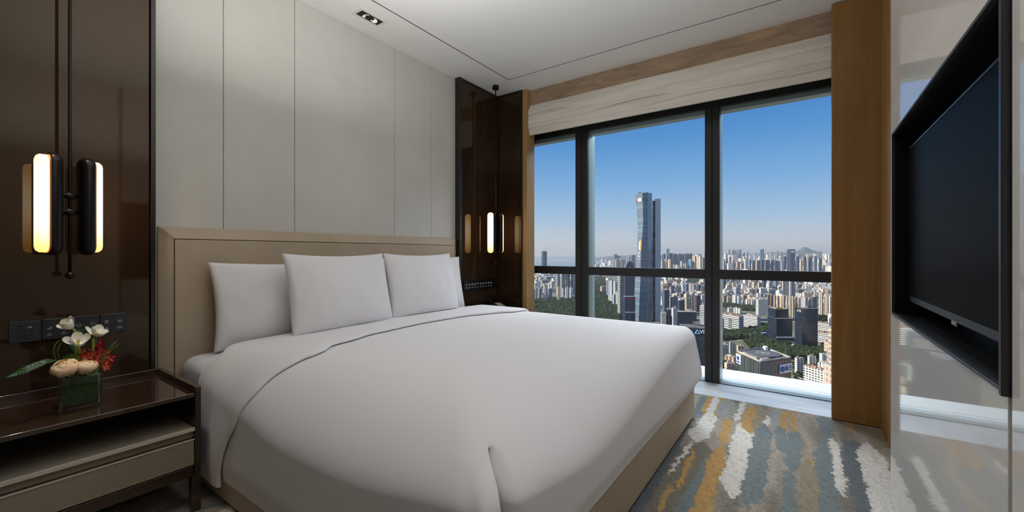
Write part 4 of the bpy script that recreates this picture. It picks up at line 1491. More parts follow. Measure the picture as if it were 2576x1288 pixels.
STYLES = {
    #            wall             window          floor bay  wu    wv   glass
    'cream':   ((226, 208, 182), (92, 84, 80),    3.1, 3.6, .50, .50, 0),
    'pink':    ((206, 176, 156), (84, 74, 74),    3.1, 3.4, .50, .50, 0),
    'white':   ((230, 228, 224), (86, 94, 104),   3.2, 3.6, .55, .45, 0),
    'grid':    ((216, 216, 212), (74, 82, 94),    3.4, 4.2, .62, .55, 0),
    'strip':   ((224, 222, 216), (58, 64, 74),    3.4, 400, 1.0, .46, 0),
    'louver':  ((206, 208, 208), (70, 76, 84),    4.2, 400, 1.0, .50, 0),
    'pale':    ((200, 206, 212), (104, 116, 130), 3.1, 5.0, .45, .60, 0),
    'vert':    ((214, 208, 198), (82, 88, 98),    90., 5.5, .52, 1.0, 0),
    'grey':    ((156, 160, 166), (84, 92, 104),   3.3, 4.0, .55, .50, 0),
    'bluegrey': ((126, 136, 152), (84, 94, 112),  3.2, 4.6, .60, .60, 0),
    'slate':   ((86, 96, 112),   (52, 62, 80),    3.4, 4.4, .60, .62, 0),
    'brown':   ((150, 116, 100), (66, 58, 62),    3.2, 3.6, .50, .50, 0),
    'maroon':  ((112, 84, 86),   (62, 66, 80),    3.2, 4.0, .60, .55, 0),
    'dark':    ((40, 48, 60),    (26, 36, 50),    4.0, 3.2, .80, .78, 1),
    'navy':    ((52, 66, 88),    (30, 42, 64),    4.0, 3.4, .78, .80, 1),
    'blue':    ((146, 158, 166), (98, 114, 128),  4.4, 60., .97, .86, 1),
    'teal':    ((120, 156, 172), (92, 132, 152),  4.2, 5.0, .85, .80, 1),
    'concrete': ((196, 198, 202), (180, 183, 188), 4.2, 4.2, .92, .92, 0),
    'diag':    ((196, 194, 188), (54, 58, 64),    7.0, 400, 1.0, .50, 0),
    'fin':     ((150, 150, 146), (34, 46, 48),    60., 3.4, .80, 1.0, 1),
}
def facade(style):
    key = 'facade_' + style
    if key in MATS:
        return MATS[key]
    wall, wn, fl, bay, wu, wv, gl = STYLES[style]
    m = mat(key, rgb(*wall), 0.35 if gl else 0.8, 0, 0.5 if gl else 0.2)
    n, b = nt_of(m)
    uv = n.node('ShaderNodeUVMap'); uv.uv_map = 'UVMap'
    sp = n.node('ShaderNodeSeparateXYZ')
    n.link(uv.outputs[0], sp.inputs[0])
    uu = n.math('DIVIDE', sp.outputs[0], bay)
    vv_src = sp.outputs[1]
    if style == 'diag':
        vv_src = n.math('ADD', sp.outputs[1], n.math('MULTIPLY', sp.outputs[0], 0.75))
    vv = n.math('DIVIDE', vv_src, fl)
    a = n.math('LESS_THAN', n.math('FRACT', uu), wu) if wu < 1 else None
    c = n.math('LESS_THAN', n.math('FRACT', vv), wv) if wv < 1 else None
    msk = n.math('MULTIPLY', a, c) if a is not None and c is not None else (a if a is not None else c)
    cb = n.node('ShaderNodeCombineXYZ')
    n.link(n.math('FLOOR', uu), cb.inputs[0]); n.link(n.math('FLOOR', vv), cb.inputs[1])
    oi = n.node('ShaderNodeObjectInfo')
    n.link(oi.outputs['Random'], cb.inputs[2])
    wn_ = n.node('ShaderNodeTexWhiteNoise'); wn_.noise_dimensions = '3D'
    n.link(cb.outputs[0], wn_.inputs['Vector'])
    dk = tuple(x * (0.75 if gl else 0.55) for x in rgb(*wn)[:3]) + (1,)
    lt = tuple(min(1, x * (1.35 if gl else 2.0) + (0.01 if gl else 0.03)) for x in rgb(*wn)[:3]) + (1,)
    if style == 'concrete':
        dk = lt = rgb(*wn)
    wcol = n.ramp(wn_.outputs[0], [(0.0, dk), (0.6, rgb(*wn)), (1.0, lt)])
    wallc = n.mix(1.0, rgb(*wall), oi.outputs['Color'], 'MULTIPLY')
    col = n.mix(msk, wallc, wcol)
    n.link(col, b.inputs['Base Color'])
    if gl:
        n.link(n.math('SUBTRACT', 0.45, n.math('MULTIPLY', msk, 0.33)), b.inputs['Roughness'])
    return m
M_ROOF = vary(mat('flat_roof', rgb(176, 168, 158), 0.85, 0, 0.1), rgb(150, 144, 136), rgb(206, 198, 188), 0.08)
M_ROOFB = vary(mat('brown_roof', rgb(160, 122, 100), 0.85, 0, 0.1), rgb(140, 104, 84), rgb(184, 148, 124), 0.1)
M_ROOFD = vary(mat('grey_roof', rgb(104, 104, 104), 0.85, 0, 0.1), rgb(84, 86, 88), rgb(132, 130, 128), 0.1)
M_ROOFBLUE = mat('blue_roof', rgb(52, 128, 200), 0.6)

def poly_of(plan, a, c):
    if plan == 'cross':
        p = [(-.5, -.2), (-.2, -.2), (-.2, -.5), (.2, -.5), (.2, -.2), (.5, -.2), (.5, .2), (.2, .2), (.2, .5), (-.2, .5), (-.2, .2), (-.5, .2)]
    elif plan == 'notch':
        p = [(-.5, -.5), (-.18, -.5), (-.18, -.38), (.18, -.38), (.18, -.5), (.5, -.5), (.5, -.12), (.42, -.12), (.42, .12), (.5, .12), (.5, .5), (.18, .5), (.18, .38), (-.18, .38), (-.18, .5), (-.5, .5), (-.5, .12), (-.42, .12), (-.42, -.12), (-.5, -.12)]
    elif plan == 'comb':
        p = [(-.5, -.5), (-.3, -.5), (-.3, -.3), (-.1, -.3), (-.1, -.5), (.1, -.5), (.1, -.3), (.3, -.3), (.3, -.5), (.5, -.5), (.5, .5), (-.5, .5)]
    elif plan == 'oct':
        p = [(-.5, -.25), (-.25, -.5), (.25, -.5), (.5, -.25), (.5, .25), (.25, .5), (-.25, .5), (-.5, .25)]
    else:
        p = [(-.5, -.5), (.5, -.5), (.5, .5), (-.5, .5)]
    return [(x * a, y * c) for x, y in p]

class BM2:
    """mesh with wall faces carrying metre UVs (slot 0) and roofs (slot 1)"""
    def __init__(self):
        self.v, self.f, self.uv, self.mi = [], [], [], []
    def walls(self, lo, hi, mi=0, u_start=0.0):
        n = len(lo)
        o = len(self.v)
        self.v += [tuple(p) for p in lo] + [tuple(p) for p in hi]
        u = u_start
        for k in range(n):
            k2 = (k + 1) % n
            L = (Vector(lo[k2]) - Vector(lo[k])).length
            self.f.append((o + k, o + k2, o + n + k2, o + n + k))
            self.uv.append([(u, lo[k][2] - ZG), (u + L, lo[k2][2] - ZG), (u + L, hi[k2][2] - ZG), (u, hi[k][2] - ZG)])
            self.mi.append(mi)
            u += L
        return self
    def cap(self, pts, mi=1):
        o = len(self.v)
        self.v += [tuple(p) for p in pts]
        self.f.append(tuple(range(o, o + len(pts))))
        self.uv.append([(0, 0)] * len(pts))
        self.mi.append(mi)
        return self
    def extrude(self, pts2, z0, z1, mi=0, rmi=1):
        self.walls([(x, y, z0) for x, y in pts2], [(x, y, z1) for x, y in pts2], mi)
        self.cap([(x, y, z1) for x, y in pts2], rmi)
        return self
    def build(self, name, mats, parent=None, color=(1, 1, 1, 1), origin=None):
        me = bpy.data.meshes.new(name)
        o0 = Vector(origin) if origin is not None else Vector((0, 0, 0))
        me.from_pydata([tuple(Vector(p) - o0) for p in self.v], [], self.f)
        l = me.uv_layers.new(name='UVMap')
        flat = [c for face in self.uv for p in face for c in p]
        l.data.foreach_set('uv', flat)
        for m in mats:
            me.materials.append(m)
        me.polygons.foreach_set('material_index', self.mi)
        me.update()
        ob = bpy.data.objects.new(name, me)
        COL.objects.link(ob)
        ob.color = color
        if parent is not None:
            ob.parent = parent
            ob.location = o0 - parent.location
        else:
            ob.location = o0
        return ob

OCC = []
rng = random.Random(77)
def frame_at(px, rot):
    ang = math.atan((px - CX) / F_PX)
    rd = (FWD * math.cos(ang) + RGT * math.sin(ang))
    rt = (RGT * math.cos(ang) - FWD * math.sin(ang))
    e1 = rt * math.cos(rot) + rd * math.sin(rot)
    e2 = rd * math.cos(rot) - rt * math.sin(rot)
    return e1, e2, ang

def footprint(x0, x1, D, rot, asp, plan):
    pc = (x0 + x1) / 2
    e1, e2, ang = frame_at(pc, rot)
    wid = (x1 - x0) / F_PX * D * math.cos(ang)
    k = abs(math.cos(rot)) + asp * abs(math.sin(rot))
    if plan in ('cross', 'oct'):
        k *= 0.86
    a = wid / k
    c = a * asp
    P = gp(pc, D + c * 0.3)
    pts = [(P.x + e1.x * x + e2.x * y, P.y + e1.y * x + e2.y * y) for x, y in poly_of(plan, a, c)]
    return pts, P, a, c, e1, e2

ORD = ['first', 'second', 'third', 'fourth', 'fifth', 'sixth', 'seventh', 'eighth', 'ninth', 'tenth', 'eleventh', 'twelfth', 'thirteenth', 'fourteenth',
       'fifteenth', 'sixteenth', 'seventeenth', 'eighteenth', 'nineteenth', 'twentieth', 'twenty-first', 'twenty-second', 'twenty-third', 'twenty-fourth', 'twenty-fifth', 'twenty-sixth', 'twenty-seventh', 'twenty-eighth', 'twenty-ninth', 'thirtieth']
PENDING = []   # generic buildings waiting for their labels

def building(x0, x1, yt, yb, style, plan='rect', label=None, D=None, rot=None, asp=None, name=None, roof=None, detail=True, tint=None, cat='building'):
    D = D or dist_of(yb)
    if rot is None:
        rot = math.radians(rng.choice((24, 28, 33, -30, 36)))
    if asp is None:
        asp = rng.choice((0.7, 0.85, 1.0))
    pts, P, a, c, e1, e2 = footprint(x0, x1, D, rot, asp, plan)
    zt = z_at(yt, D)
    rr = max(a, c)
    OCC.append((P.x, P.y, rr * 0.70))
    b = BM2().extrude(pts, ZG, zt)
    def loc(x, y):
        return (P.x + e1.x * x + e2.x * y, P.y + e1.y * x + e2.y * y)
    if detail:
        # roof furniture: lift houses, tanks and a parapet step
        for k in range(rng.choice((1, 2, 2, 3))):
            w, d = a * rng.uniform(.12, .26), c * rng.uniform(.14, .3)
            cx, cy = a * rng.uniform(-.25, .25), c * rng.uniform(-.25, .25)
            if plan == 'cross':
                cx *= .5; cy *= .5
            h = rng.uniform(2.5, 5.5) * (1 if zt - ZG > 35 else .6)
            b.extrude([loc(cx - w / 2, cy - d / 2), loc(cx + w / 2, cy - d / 2), loc(cx + w / 2, cy + d / 2), loc(cx - w / 2, cy + d / 2)], zt - .2, zt + h, 1, 1)
    nm = name or ('apartment_tower' if (zt - ZG) > 2.0 * max(a, c) else 'apartment_block')
    t = tint or rng.uniform(.9, 1.06)
    o = b.build(nm, [facade(style), roof or M_ROOF], None, (t, t * rng.uniform(.98, 1.0), t * rng.uniform(.95, 1.0), 1), (P.x, P.y, ZG))
    if label:
        tag(o, label, cat)
    else:
        PENDING.append((o, (x0 + x1) / 2, D, yt, style, nm))
    return o, P, a, c, e1, e2, zt, loc

TABLE = """
1340 1353 726 757 pale cross
1353 1362 727 752 grey notch
1366 1376 724 757 white cross
1377 1389 726 752 bluegrey notch
1401 1410 724 759 cream cross
1410 1419 727 754 pale notch
1422 1432 723 756 white cross
1432 1441 725 755 pale cross
1438 1448 706 737 bluegrey notch
1399 1409 676 742 vert notch
1410 1421 672 741 vert notch
1422 1434 674 742 bluegrey notch
1436 1448 671 741 vert notch
1340 1358 712 724 white rect
1360 1380 704 722 grey comb
1372 1392 713 727 white comb
1383 1400 708 720 cream rect
1341 1366 697 707 grey comb
1366 1396 696 708 bluegrey rect
1526 1531 705 748 pale rect
1530 1543 706 760 pale notch
1543 1556 708 757 white notch
1541 1549 741 773 white notch
1548 1556 735 772 white notch
1510 1526 720 738 pink comb
1542 1553 640 680 bluegrey rect
1553 1561 643 680 bluegrey rect
1547 1556 652 682 pink notch
1557 1566 651 682 grey notch
1566 1575 653 682 pale notch
1576 1586 645 682 grey notch
1586 1598 642 681 bluegrey notch
1666 1674 639 688 slate notch
1678 1693 637 688 slate notch
1694 1702 638 688 slate notch
1702 1711 639 688 bluegrey notch
1711 1719 639 688 slate notch
1719 1730 638 688 bluegrey notch
1730 1742 638 688 slate notch
1663 1670 655 697 cream notch
1671 1679 652 697 cream cross
1680 1688 653 698 cream cross
1690 1698 665 697 pale notch
1698 1707 667 699 cream notch
1708 1718 668 699 cream notch
1719 1730 664 699 cream cross
1731 1741 654 699 teal notch
1741 1752 644 699 cream notch
1753 1765 645 698 cream notch
1764 1774 648 697 grey notch
1665 1684 729 790 slate rect
1684 1705 747 789 grey notch
1707 1722 755 792 navy rect
1723 1734 738 780 cream notch
1735 1746 739 780 cream notch
1746 1762 743 784 maroon notch
1763 1773 742 780 white notch
1687 1696 719 748 slate oct
1697 1706 718 748 cream notch
1706 1714 721 748 pale notch
1723 1732 715 742 teal notch
1733 1741 714 740 cream cross
1742 1752 715 741 pale notch
1754 1762 716 744 slate notch
1763 1772 718 744 cream notch
1712 1722 690 714 white notch
1708 1718 738 757 brown rect
1716 1723 733 752 slate rect
1664 1674 714 728 grey comb
1674 1688 706 720 cream comb
1688 1712 703 714 pink comb
1872 1882 653 702 white notch
1884 1890 655 703 bluegrey notch
1892 1900 655 702 slate notch
1900 1906 655 704 pink notch
1906 1912 655 703 slate notch
1912 1924 653 705 slate notch
1925 1937 654 705 slate notch
1938 1947 653 705 bluegrey notch
1948 1956 655 706 slate notch
1956 1964 656 706 grid notch
1964 1972 655 707 pale notch
1970 1978 645 705 slate notch
2002 2011 645 706 slate notch
2012 2019 652 704 cream notch
2020 2029 645 707 slate cross
2030 2034 650 700 cream notch
2034 2043 645 707 slate cross
2044 2048 650 700 pale notch
2048 2056 644 708 slate cross
2060 2069 649 708 bluegrey cross
2070 2082 667 700 grey comb
2078 2092 662 697 pale comb
1818 1824 652 695 pale notch
1825 1831 650 694 bluegrey notch
1832 1840 646 693 cream notch
1841 1850 660 694 pink notch
1852 1862 658 695 cream comb
1862 1872 662 696 pink comb
1916 1929 697 732 slate notch
1930 1944 695 730 grid notch
1945 1955 697 733 bluegrey notch
1817 1827 697 726 slate notch
1844 1862 722 745 louver rect
1828 1844 731 744 grey rect
1880 1901 727 745 cream comb
1883 1891 711 728 pink notch
1891 1900 710 729 cream notch
1906 1916 711 731 cream notch
1864 1880 714 727 white comb
1828 1848 714 724 cream comb
1842 1854 742 767 white notch
1855 1866 745 769 pale notch
1875 1882 752 772 white notch
1883 1889 753 771 cream notch
1889 1895 753 770 white notch
1896 1902 752 770 pale notch
1818 1828 744 762 pink comb
1828 1842 746 764 pink comb
1866 1880 742 756 pink comb
1880 1902 742 753 cream comb
1901 1910 738 757 pale notch
1910 1921 739 758 grey notch
1929 1952 727 743 strip comb
1951 1965 731 745 white rect
1930 1937 742 768 brown notch
1938 1945 743 770 brown notch
1946 1952 742 774 pink notch
1953 1960 744 775 cream notch
1961 1968 745 778 cream notch
1969 1976 744 780 pink notch
1977 1984 747 790 cream notch
1985 1991 747 796 cream cross
1992 1998 746 800 cream notch
2000 2006 748 778 brown notch
2006 2014 750 780 cream notch
2015 2032 748 779 grid notch
2033 2040 750 778 pink notch
2041 2056 747 780 slate notch
2059 2072 737 797 cream cross
2075 2085 745 798 cream cross
2085 2093 747 793 cream notch
2024 2034 733 752 pink notch
2034 2046 734 753 cream notch
2047 2058 734 754 cream comb
2003 2022 728 744 slate rect
2001 2020 738 750 white comb
2007 2018 715 730 dark rect
2018 2030 719 735 cream comb
2024 2043 718 736 white comb
2064 2090 727 742 cream comb
2060 2082 713 722 pink comb
1999 2022 900 940 white comb
2031 2053 896 919 white comb
2061 2092 890 914 white comb
2056 2093 914 944 white comb
1812 1833 866 897 white comb
1834 1843 860 889 white comb
1844 1853 864 889 cream comb
1853 1873 869 888 cream comb
1823 1853 896 911 pink comb
1822 1851 913 931 cream comb
1845 1866 775 789 white comb
1830 1846 774 786 white comb
1894 1912 795 812 cream comb
2083 2095 800 830 white comb
"""
for line in TABLE.strip().splitlines():
    t = line.split()
    x0, x1, yt, yb = map(float, t[:4])
    kw = {}
    if t[5] == 'comb':
        kw['asp'] = 0.5
    building(x0, x1, yt, yb, t[4], t[5], **kw)

# ---- named landmarks
def lm(*a, **k):
    return building(*a, **k)

# tower under construction with its crane
o, P, a, c, e1, e2, zt, loc = lm(1362, 1376, 632, 697, 'slate', 'notch', 'dark lone tower topped by a crane above the crossbar by the oak post', name='unfinished_tower', rot=math.radians(20), detail=False)
q = Vector((P.x, P.y, zt)) - o.location
b = MB()
b.tube([q, q + Vector((0, 0, 14))], 1.2, 4)
b.tube([q + Vector((0, 0, 12)) - e1 * 6, q + Vector((0, 0, 17)) + e1 * 24], 0.9, 4)
cr = b.build('crane', mat('crane_steel', rgb(130, 132, 136), 0.6))
cr.parent = o

# diagonal striped tower
lm(1553, 1570, 676, 815, 'diag', 'rect', 'white and dark diagonally striped tower beside the arched tower', D=1180, rot=math.radians(40), asp=.8, name='striped_tower')

# arched dark tower
def arched():
    D = 1380
    e1, e2, ang = frame_at(1583, math.radians(12))
    wid = 27 / F_PX * D * math.cos(ang)
    P = gp(1583, D + 12)
    zt, zs = z_at(657, D), z_at(690, D)
    prof = [(-wid / 2, ZG), (wid / 2, ZG)]
    for k in range(13):
        t = math.pi * k / 12
        prof.append((wid / 2 * math.cos(t) ** 1.0, zs + (zt - zs) * math.sin(t) ** 0.9))
    b = BM2()
    dep = wid * .8
    fr = [Vector((P.x, P.y, 0)) + e1 * x - e2 * dep / 2 + Vector((0, 0, z)) for x, z in prof]
    bk = [p + e2 * dep for p in fr]
    n = len(prof)
    for face, s in ((fr, 1), (bk, -1)):
        o_ = len(b.v)
        b.v += [tuple(p) for p in face]
        b.f.append(tuple(range(o_, o_ + n)) if s > 0 else tuple(range(o_ + n - 1, o_ - 1, -1)))
        u_ = [(x + 100, z - ZG) for x, z in prof]
        b.uv.append(u_ if s > 0 else list(reversed(u_)))
        b.mi.append(0)
    for k in range(n):
        k2 = (k + 1) % n
        o_ = len(b.v)
        b.v += [tuple(fr[k]), tuple(fr[k2]), tuple(bk[k2]), tuple(bk[k])]
        b.f.append((o_ + 3, o_ + 2, o_ + 1, o_))
        b.uv.append([(dep, fr[k].z - ZG), (dep, fr[k2].z - ZG), (0, fr[k2].z - ZG), (0, fr[k].z - ZG)])
        b.mi.append(0 if abs(prof[k][0] - prof[k2][0]) < .5 else 1)
    o = b.build('arched_tower', [facade('navy'), M_ROOFD], None, (1, 1, 1, 1), (P.x, P.y, ZG))
    tag(o, 'dark arched top tower rising beside the twisted glass tower', 'building')
    OCC.append((P.x, P.y, wid * .6))
arched()

M_SIGNW = mat('white_sign', rgb(240, 240, 240), 0.6)
M_SIGNR = mat('red_sign', rgb(206, 34, 44), 0.6)
M_SIGNB = mat('blue_sign', rgb(34, 70, 150), 0.6)
M_SIGNO = mat('orange_sign', rgb(232, 170, 92), 0.6)

def face_panel(parent, A, B_, ua, ub, za, zb_, m, name, off=0.6, thick=0.8):
    """flat board on the wall running from A to B_ (outside to the viewer's side)"""
    A, B_ = Vector((A[0], A[1], 0)), Vector((B_[0], B_[1], 0))
    d = B_ - A
    nrm = Vector((d.y, -d.x, 0)).normalized()
    if nrm.dot(CAM - A) < 0:
        nrm = -nrm
    p, q = A + d * ua, A + d * ub
    vs = []
    for base in (p + nrm * off, q + nrm * off, q + nrm * (off + thick), p + nrm * (off + thick)):
        vs.append(base)
    o0 = parent.location
    b = MB().hexa([tuple(Vector((v.x, v.y, za)) - o0) for v in vs], [tuple(Vector((v.x, v.y, zb_)) - o0) for v in vs])
    o = b.build(name, m, recalc=True)
    o.parent = parent
    return o

def face_text(parent, A, B_, uc, zc, size, txt, m, off=1.6):
    A, B_ = Vector((A[0], A[1], 0)), Vector((B_[0], B_[1], 0))
    d = B_ - A
    nrm = Vector((d.y, -d.x, 0)).normalized()
    if nrm.dot(CAM - A) < 0:
        nrm = -nrm
    xd = Vector((-nrm.y, nrm.x, 0))
    p = A + d * uc + nrm * off
    me = text_mesh(txt, size, 0.25)
    M = Matrix(((xd.x, 0, nrm.x, p.x - parent.location.x), (xd.y, 0, nrm.y, p.y - parent.location.y), (0, 1, 0, zc - parent.location.z), (0, 0, 0, 1)))
    o = put_mesh(me, 'lettering', m, M)
    o.parent = parent
    return o

# block with the red sign
D = 1010
o, P, a, c, e1, e2, zt, loc = lm(1566, 1598, 746, 830, 'navy', 'rect', 'dark glass block with red rooftop lettering under the arched tower', D=D, rot=math.radians(20), asp=.7, name='office_block', roof=M_ROOF, detail=False)
A, B_ = loc(-a / 2, -c / 2), loc(a / 2, -c / 2)
face_panel(o, A, B_, 0.0, 1.0, zt - .5, zt + 2.0, M_SIGNW, 'parapet', -0.5, 1.0)
for k in range(4):
    ua = .22 + k * .19
    for (da, db, z0, z1) in ((0, .14, 2.2, 3.2), (0, .14, 5.6, 6.6), (0, .035, 2.2, 6.6), (.105, .14, 2.2, 6.6), (.05, .09, 3.0, 5.8)):
        face_panel(o, A, B_, ua + da, ua + db, zt - 9.2 + z0, zt - 9.2 + z1, M_SIGNR, 'lettering', .5, .8)
face_panel(o, A, B_, .05, 1.0, zt - 38.5, zt - 36.5, M_SIGNW, 'ledge_band', 0.1, 1.2)

# twisted glass tower with its separate service core
def twisted():
    D = 1095.0
    KEY = [  # height pixel, left edge, ridge, front right edge
        (485, 1598.0, 1616.0, 1640.0), (520, 1601.0, 1617.0, 1640.4), (560, 1604.5, 1618.0, 1640.8), (600, 1603.5, 1615.0, 1641.2),
        (650, 1601.5, 1612.0, 1641.8), (700, 1597.5, 1611.0, 1641.6), (760, 1595.5, 1608.5, 1641.2), (806, 1594.0, 1606.5, 1640.8)]
    root = thing('skyscraper', gp(1628, D + 20), 'tall twisted blue glass skyscraper with a detached braced core', 'skyscraper')
    o0 = root.location
    rings = []
    for (py, xl, xr, xf) in reversed(KEY):
        z = z_at(py, D)
        if py == 806:
            z = ZG
        rings.append([gp(xl, D + 34, z), gp(xr, D, z), gp(xf, D + 6, z), gp(xf - 1, D + 42, z)])
    b = BM2()
    for r0, r1 in zip(rings, rings[1:]):
        b.walls(r0, r1)
    top = rings[-1]
    top[0].z -= 4
    b.cap(top)
    b.build('glass_shaft', [facade('blue'), M_ROOFD], root, (1, 1, 1, 1), o0)
    # paler inner strip on the front
    def strip(xa, xb, ya, yb, m, name, dd=5.0, th=.8):
        za, zb_ = z_at(yb, D), z_at(ya, D)
        p, q = gp(xa, D + 2.6, 0), gp(xb, D + 5.4, 0)
        n_ = (CAM - p).normalized()
        vs = [p, q, q - n_ * th, p - n_ * th]
        vs = [v + n_ * 0.9 for v in vs]
        MBx = MB().hexa([(v.x - o0.x, v.y - o0.y, za - o0.z) for v in vs], [(v.x - o0.x, v.y - o0.y, zb_ - o0.z) for v in vs])
        o = MBx.build(name, m, recalc=True)
        o.parent = root
        return o
    strip(1628.6, 1640.2, 487, 627, mat('pale_blue_glass', rgb(128, 156, 178), 0.2, 0, .5), 'bright_glazing')
    strip(1616.5, 1640, 581.5, 583, M_SIGNW, 'floor_band')
    # core
    zc = z_at(499, D)
    pts = [gp(1648.5, D + 4), gp(1662, D + 8), gp(1661, D + 30), gp(1647.5, D + 26)]
    b = BM2().extrude([(p.x, p.y) for p in pts], ZG, zc)
    b.build('service_core', [facade('concrete'), M_ROOFD], root, (.93, .94, .96, 1), o0)
    pts = [gp(1641.5, D + 16), gp(1648.5, D + 16), gp(1648.5, D + 28), gp(1641.5, D + 28)]
    b = BM2().extrude([(p.x, p.y) for p in pts], ZG, z_at(503, D))
    b.build('link_bay', [facade('dark'), M_ROOFD], root, (1, 1, 1, 1), o0)
    M_BR = mat('pale_brace', rgb(190, 196, 202), 0.5)
    for y0 in range(520, 806, 41):
        for (ya, yb, xa, xb) in ((y0, y0 + 8, 1642.0, 1647.8), (y0 + 8, y0 + 22, 1647.6, 1642.4)):
            p, q = gp(xa, D + 15.0, z_at(ya if xa < xb else yb, D)), gp(xb, D + 15.0, z_at(yb if xa < xb else ya, D))
            MB().tube([p - o0, q - o0], .55, 4).build('brace', M_BR).parent = root
        p, q = gp(1641.8, D + 15, z_at(y0 - 1, D)), gp(1648.2, D + 15, z_at(y0 - 1, D))
        MB().tube([p - o0, q - o0], .6, 4).build('brace', M_BR).parent = root
    # roof machines
    for xa, w in ((1609, 3.0), (1626, 4.0)):
        p = gp(xa, D + 20, z_at(486, D)) - o0
        MB().box(p.x - w, p.x + w, p.y - w, p.y + w, p.z - 2, p.z + 5).build('roof_machine', M_ROOFD).parent = root
    # boards on the ridge side face
    def lerp_side(py, t, push=1.0):
        for (ya, la, ra, fa), (yb, lb, rb, fb) in zip(KEY, KEY[1:]):
            if ya <= py <= yb:
                k = (py - ya) / (yb - ya)
                xl, xr = la + (lb - la) * k, ra + (rb - ra) * k
                p = gp(xl, D + 34, z_at(py, D)).lerp(gp(xr, D, z_at(py, D)), t)
                n_ = (CAM - p); n_.z = 0
                return p + n_.normalized() * push - o0
    def board(y0, y1, t0, t1, m, name, push=1.4):
        a_, b__, c_, d_ = lerp_side(y1, t0, push), lerp_side(y1, t1, push), lerp_side(y0, t1, push), lerp_side(y0, t0, push)
        bk = [lerp_side(y, t, push - .8) for y, t in ((y1, t0), (y1, t1), (y0, t1), (y0, t0))]
        o = MB().hexa([tuple(x) for x in (a_, b__, c_, d_)], [tuple(x) for x in bk]).build(name, m, recalc=True)
        o.parent = root
    board(498, 506, .12, .30, M_SIGNR, 'red_emblem')
    board(497, 505.5, .30, .80, M_SIGNW, 'sign_board')
    board(606, 628, .45, .62, M_SIGNW, 'sign_board')
    board(605, 630, .64, .86, M_SIGNO, 'orange_sign')
    # white figures low on the same face
    p = lerp_side(641, .5, 2.2)
    A, B_ = gp(1602.5, D + 34), gp(1612.6, D)
    d = (B_ - A); nrm = Vector((d.y, -d.x, 0)).normalized()
    if nrm.dot(CAM - A) < 0: nrm = -nrm
    xd = Vector((-nrm.y, nrm.x, 0))
    me = text_mesh('52', 19, .3)
    M = Matrix(((xd.x * .95, 0, nrm.x, p.x), (xd.y * .95, 0, nrm.y, p.y), (0, 1.05, 0, p.z), (0, 0, 0, 1)))
    put_mesh(me, 'lettering', M_SIGNW, M).parent = root
    OCC.append((o0.x, o0.y, 50))
twisted()

# office complex in front of the cream twins
lm(1700, 1752, 784, 838, 'dark', 'rect', 'wide dark glass office block edged in white next to a concrete core', D=930, rot=math.radians(10), asp=.45, name='office_block', roof=M_ROOF)
lm(1689, 1704, 775, 838, 'concrete', 'rect', 'pale concrete core tower joining the dark office blocks', D=905, rot=math.radians(24), asp=1.0, name='office_tower', roof=M_ROOF)
lm(1674, 1690, 778, 838, 'dark', 'rect', 'slim dark glass office tower beside the pale concrete core', D=915, rot=math.radians(24), asp=1.0, name='office_tower', roof=M_ROOF)
lm(1662, 1676, 786, 838, 'strip', 'rect', 'low banded block at the foot of the twisted tower', D=910, rot=math.radians(12), asp=.8, name='office_block')
lm(1760, 1776, 769, 828, 'louver', 'rect', 'white tower with dark horizontal louvres beside the second mullion', D=1000, rot=math.radians(-28), asp=.8, name='office_tower')

# dark block with triangular emblem at the bed's edge
D = 560
o, P, a, c, e1, e2, zt, loc = lm(1706, 1812, 824, 974, 'dark', 'rect', 'dark glass block with triangular emblem sign seen past the bed corner', D=D, rot=math.radians(4), asp=.6, name='office_block', roof=M_ROOFD, detail=True)
A, B_ = loc(-a / 2, -c / 2), loc(a / 2, -c / 2)
M_SKYB = mat('pale_blue_sign', rgb(120, 176, 224), 0.5)
L_ = (Vector(B_) - Vector(A)).length
def tri_bar(p, q):
    A3, d3 = Vector((A[0], A[1], 0)), Vector((B_[0] - A[0], B_[1] - A[1], 0)).normalized()
    nn = Vector((d3.y, -d3.x, 0))
    if nn.dot(CAM - A3) < 0: nn = -nn
    f = lambda x, z: A3 + d3 * x + nn * 1.0 + Vector((0, 0, z)) - o.location
    ob = MB().tube([f(*p), f(*q)], .55, 5).build('emblem', M_SKYB)
    ob.parent = o
cx_ = L_ * .435
for p, q in (((cx_ - 3.0, zt - 7), (cx_, zt - 2.2)), ((cx_, zt - 2.2), (cx_ + 3.0, zt - 7)), ((cx_ + 3.0, zt - 7), (cx_ - 3.0, zt - 7))):
    tri_bar(p, q)
face_text(o, A, B_, .590, zt - 4.6, 7.0, 'VIT', M_SIGNW, 1.2)

# tall dark tower over the crossbar and the slim twin blade tower
o, P, a, c, e1, e2, zt, loc = lm(1979, 2001, 630, 712, 'navy', 'oct', 'tallest dark blue tower over the crossbar with a pale roof sign', D=2500, rot=math.radians(26), asp=.9, name='office_tower', roof=M_ROOFD, detail=False, tint=1.7)
b = BM2().extrude([loc(x * .96, y * .96) for x, y in poly_of('oct', a, c)], zt, zt + 7)
b.build('crown', [facade('navy'), M_ROOFD], o, (1.5, 1.5, 1.5, 1), o.location)
A, B_ = loc(-a * .25, -c / 2), loc(a * .25, -c / 2)
face_panel(o, A, B_, .1, .9, zt - 12, zt - 4, M_SIGNW, 'sign_board', .6, 1)
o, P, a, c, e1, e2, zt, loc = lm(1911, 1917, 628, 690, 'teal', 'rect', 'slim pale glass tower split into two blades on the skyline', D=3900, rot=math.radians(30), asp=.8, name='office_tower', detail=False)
pts, P2, a2, c2, _, _ = footprint(1916, 1921.5, 3915, math.radians(30), .8, 'rect')
BM2().extrude(pts, ZG, z_at(626, 3900)).build('blade', [facade('blue'), M_ROOFD], o, (.6, .65, .7, 1), (P2.x, P2.y, ZG))
